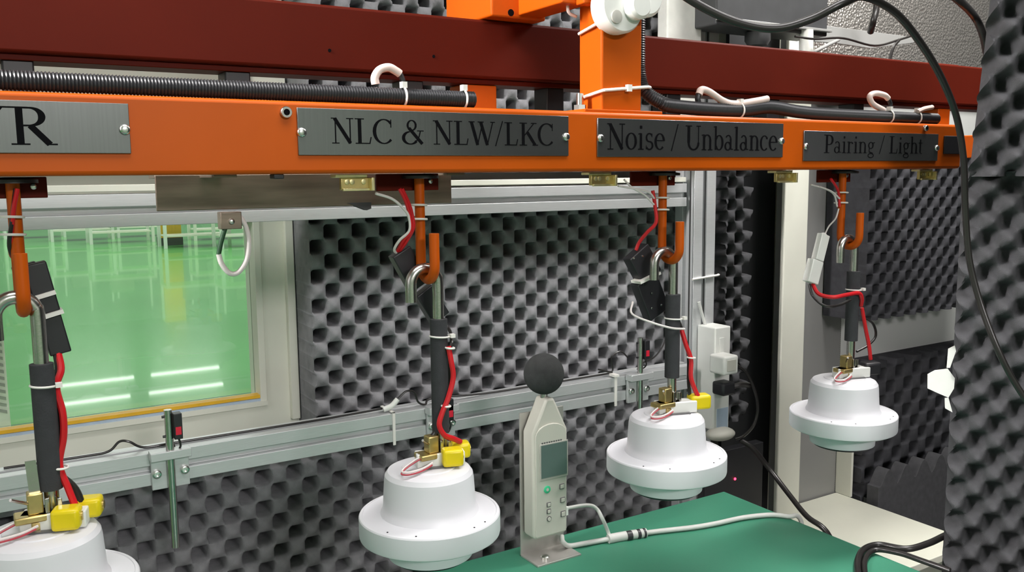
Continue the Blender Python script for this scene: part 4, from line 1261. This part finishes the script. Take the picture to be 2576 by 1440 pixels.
# ------------------------------------------------------------------ loose cables, tag, upper right fittings
o = thing('hanging_cable', 'thick black cable sagging across the top right and down past the foam', 'cable', atd(2430, 500, 1.05))
MB().tube([atd(1640, -70, 0.80), atd(1745, 5, 0.80), atd(1850, 55, 0.80), atd(1950, 72, 0.80), atd(2040, 48, 0.80), atd(2120, 8, 0.80), atd(2175, -8, 0.82), atd(2250, 30, 0.86), atd(2310, 100, 0.90), atd(2365, 190, 0.95), atd(2405, 290, 1.0), atd(2424, 400, 1.03), atd(2428, 520, 1.05), atd(2438, 650, 1.06), atd(2465, 760, 1.06), atd(2510, 880, 1.05), atd(2560, 975, 1.05), atd(2640, 1090, 1.05)], 0.0038, 12, 8).build('cord', RUBBER, o)
o = thing('hanging_cable', 'black cable arching into the top right corner behind the upper foam', 'cable', atd(2450, 30, 1.5))
MB().tube([atd(2330, -60, 1.3), atd(2405, -5, 1.3), atd(2450, 40, 1.4), atd(2472, 85, 1.42), atd(2484, 140, 1.44)], 0.006, 10, 6).build('cord', RUBBER, o)
o = thing('coiled_cable', 'black cables looped on the far right corner of the green table', 'cable', atz(2200, 1390, TZ))
zk = TZ + 0.006
MB().tube([atz(2165, 1475, zk), atz(2157, 1420, zk), atz(2172, 1385, zk), atz(2210, 1372, zk), atz(2280, 1382, zk + 0.002), atz(2335, 1368, zk + 0.004), atz(2378, 1348, zk + 0.006)], 0.0055, 10, 8).build('cord', RUBBER, o)
MB().tube([atz(2182, 1475, zk), atz(2175, 1415, zk), atz(2200, 1385, zk + 0.002), atz(2260, 1392, zk + 0.006), atz(2320, 1412, zk + 0.006), atz(2390, 1437, zk + 0.004)], 0.0045, 10, 8).build('cord', RUBBER, o)
o = thing('white_tag', 'loose white paper tag dangling at the edge of the tall foam sheet', 'tag', atd(2370, 960, 1.40))
DT = 1.40


def flat(pts, name, mt, par, D, th=0.0012):
    P = [atd(x, y, D) for x, y in pts]
    nn = (P[1] - P[0]).cross(P[2] - P[0]).normalized()
    n = len(P)
    mb = MB()
    mb.add(P + [p + nn * th for p in P], [tuple(range(n)), tuple(range(n, 2 * n))[::-1]] + [(i, n + i, n + (i + 1) % n, (i + 1) % n) for i in range(n)])
    return mb.build(name, mt, par)


flat([(2334, 942), (2352, 932), (2384, 928), (2402, 952), (2400, 978), (2386, 1001), (2360, 990), (2334, 978)], 'card', WPLAS, o, DT)
flat([(2386, 878), (2402, 870), (2405, 884), (2390, 926), (2382, 926)], 'upper_strip', WPLAS, o, DT)
flat([(2377, 1002), (2386, 1001), (2396, 1038), (2378, 1028)], 'lower_strip', WPLAS, o, DT)

# upper right: dark duct, foil, plates, pipe
o = thing('air_duct', 'dark grey sheet metal duct hanging behind the sagging cable', 'duct', at(1940, 30, 1.30))
d0, d1 = at(1798, 60, 1.30), at(2082, 60, 1.30)
B(d0.x + 0.004, d1.x, 1.30, 1.382, at(1900, 72, 1.30).z, 2.0).build('casing', DARKBOX, o, 0.003)
B(d0.x + 0.002, d1.x + 0.004, 1.29, 1.30, at(1900, 62, 1.30).z, at(1900, 55, 1.30).z).build('flange', GREYP, o, 0.001)
f0, f1 = at(2050, 100, 1.47), at(2520, 100, 1.47)
tag(B(f0.x, f1.x, 1.47, 1.485, 1.56, 1.98).build('foil_sheet', FOIL), 'crinkled silver foil insulation sheet above the dark beam at the right', 'insulation')
o = thing('bracket_plate', 'flat grey bracket plate in front of the foil sheet', 'plate', at(2170, 85, 1.36))
MB().prism([(at(x, y, 1.36).x, at(x, y, 1.36).z) for x, y in ((2050, 105), (2062, 62), (2310, 95), (2298, 108), (2190, 122), (2110, 110))], (0, 1.36, 0), X, Z, Y * 0.005).build('plate', GREYP, o, 0.001)
MB().cyl(at(2110, 100, 1.355), at(2040, 134, 1.33), 0.004, 10).build('stay_rod', GREYP, o)
tag(MB().cyl(at(2028, 180, 1.30), at(2028, 76, 1.30), 0.0145, 24).build('white_pipe', PIPEW), 'short white pipe standing behind the dark beam under the duct', 'pipe')
o = thing('thin_cable', 'thin black cable drooping over the bracket plate and pipe', 'cable', at(2150, 100, 1.28))
MB().tube([at(2000, 92, 1.27), at(2050, 98, 1.27), at(2120, 96, 1.27), at(2200, 115, 1.27), at(2262, 100, 1.27), at(2300, 88, 1.27)], 0.0024, 8).build('lead', RUBBER, o)
MB().tube([at(2262, 100, 1.27), at(2248, 118, 1.27), at(2238, 150, 1.27)], 0.0036, 8).build('branch', RUBBER, o)
tag(MB().tube([at(2206, -30, 1.30), at(2204, 20, 1.30), at(2196, 55, 1.30), at(2190, 80, 1.32)], 0.0075, 10).build('cable_drop', RUBBER), 'short thick black cable dropping to the bracket plate', 'cable')
tag(MB().lathe([(0.002, 0), (0.020, 0.004), (0.026, 0.014), (0.026, 0.03)], at(1905, 120, 1.32), 24, Z).build('cable_gland', DARKBOX), 'dark round cable gland under the air duct', 'gland')

# ------------------------------------------------------------------ factory hall beyond the window
LAMP = emit('lamp_tube', (1, 1, 0.97), 9)


def hall_lamp(x, y, label):
    o = thing('ceiling_lamp', label, 'lamp', (x, y, 5.0), 'strip lamps of the hall, seen only as reflections')
    B(x - 1.1, x + 1.1, y - 0.09, y + 0.09, 5.06, 5.16).build('housing', WPLAS, o)
    B(x - 1.08, x + 1.08, y - 0.07, y + 0.07, 5.0, 5.06).build('tube', LAMP, o)


LROW = ('front', 'front', 'middle', 'middle', 'rear', 'rear')
for k, (lx, ly) in enumerate(((2.4, 25.5), (5.2, 25.5), (2.7, 27.8), (5.4, 27.8), (3.2, 30.4), (5.9, 30.4))):
    hall_lamp(lx, ly, '%s strip lamp in the %s row of lamps over the green hall floor' % (('left', 'right')[k % 2], LROW[k]))


def bollard(px, py, top, label, w_=0.22):
    b0 = atz(px, py, 0)
    hgt_ = at(px, top, b0.y).z
    o = thing('yellow_column', label, 'column', b0, 'yellow and dark columns in the hall')
    B(b0.x - w_, b0.x + w_, b0.y - w_, b0.y + w_, 0, 0.16).build('base', DARKBOX, o)
    B(b0.x - w_ * 0.9, b0.x + w_ * 0.9, b0.y - w_ * 0.9, b0.y + w_ * 0.9, 0.16, max(hgt_, 1.6)).build('shaft', YTAPE, o)


bollard(428, 616, 500, 'yellow square column with a dark base far out in the hall')


def bench(px, py, label, wd=1.3, dp=0.7, top=0.8):
    b0 = atz(px, py, 0)
    o = thing('hall_workbench', label, 'workbench', b0, 'white framed workbenches in the hall')
    x, y = b0.x, b0.y
    B(x - wd / 2, x + wd / 2, y, y + dp, top - 0.05, top).build('top', CREAM, o)
    for dx in (-wd / 2 + 0.03, wd / 2 - 0.03):
        for dy in (0.03, dp - 0.03):
            B(x + dx - 0.03, x + dx + 0.03, y + dy - 0.03, y + dy + 0.03, 0, top - 0.05).build('leg', WPLAS, o)
    B(x - wd / 2 + 0.06, x + wd / 2 - 0.06, y + 0.05, y + dp - 0.05, 0.22, 0.25).build('shelf', CREAM, o)
    for dx in (-wd / 2 + 0.03, wd / 2 - 0.03):
        B(x + dx - 0.02, x + dx + 0.02, y + dp - 0.05, y + dp - 0.01, top, top + 0.7).build('upright', WPLAS, o)
    B(x - 0.25, x + 0.2, y + 0.2, y + 0.55, top, top + 0.28).build('tray', GREYP, o)


for k, (px, py) in enumerate(((90, 600), (210, 606), (310, 612), (500, 622), (565, 603), (640, 622), (370, 596))):
    bench(px, py, ('white workbench at the left of the window view', 'white workbench second from the left in the window view', 'white workbench third from the left in the window view',
                   'white workbench right of the yellow column in the hall', 'white workbench behind the hanging cable loop in the hall', 'white workbench at the right edge of the window view',
                   'white workbench just left of the yellow column in the hall')[k])
c = at(0, 900, 2.2)
o = thing('louvred_machine', 'pale machine with slanted louvres just outside the window at the far left', 'machine', (c.x - 0.2, 2.2, 0))
B(c.x - 0.5, c.x + 0.01, 2.2, 2.6, 0, at(10, 720, 2.2).z).build('case', PIPEW, o, 0.004)
for k in range(16):
    zz = at(10, 760 + k * 17, 2.2).z
    MB().obox((c.x - 0.05, 2.197, zz), Vector((0.055, 0, -0.02)), Y * 0.003, Z * 0.0028).build('louvre', GREYP, o)
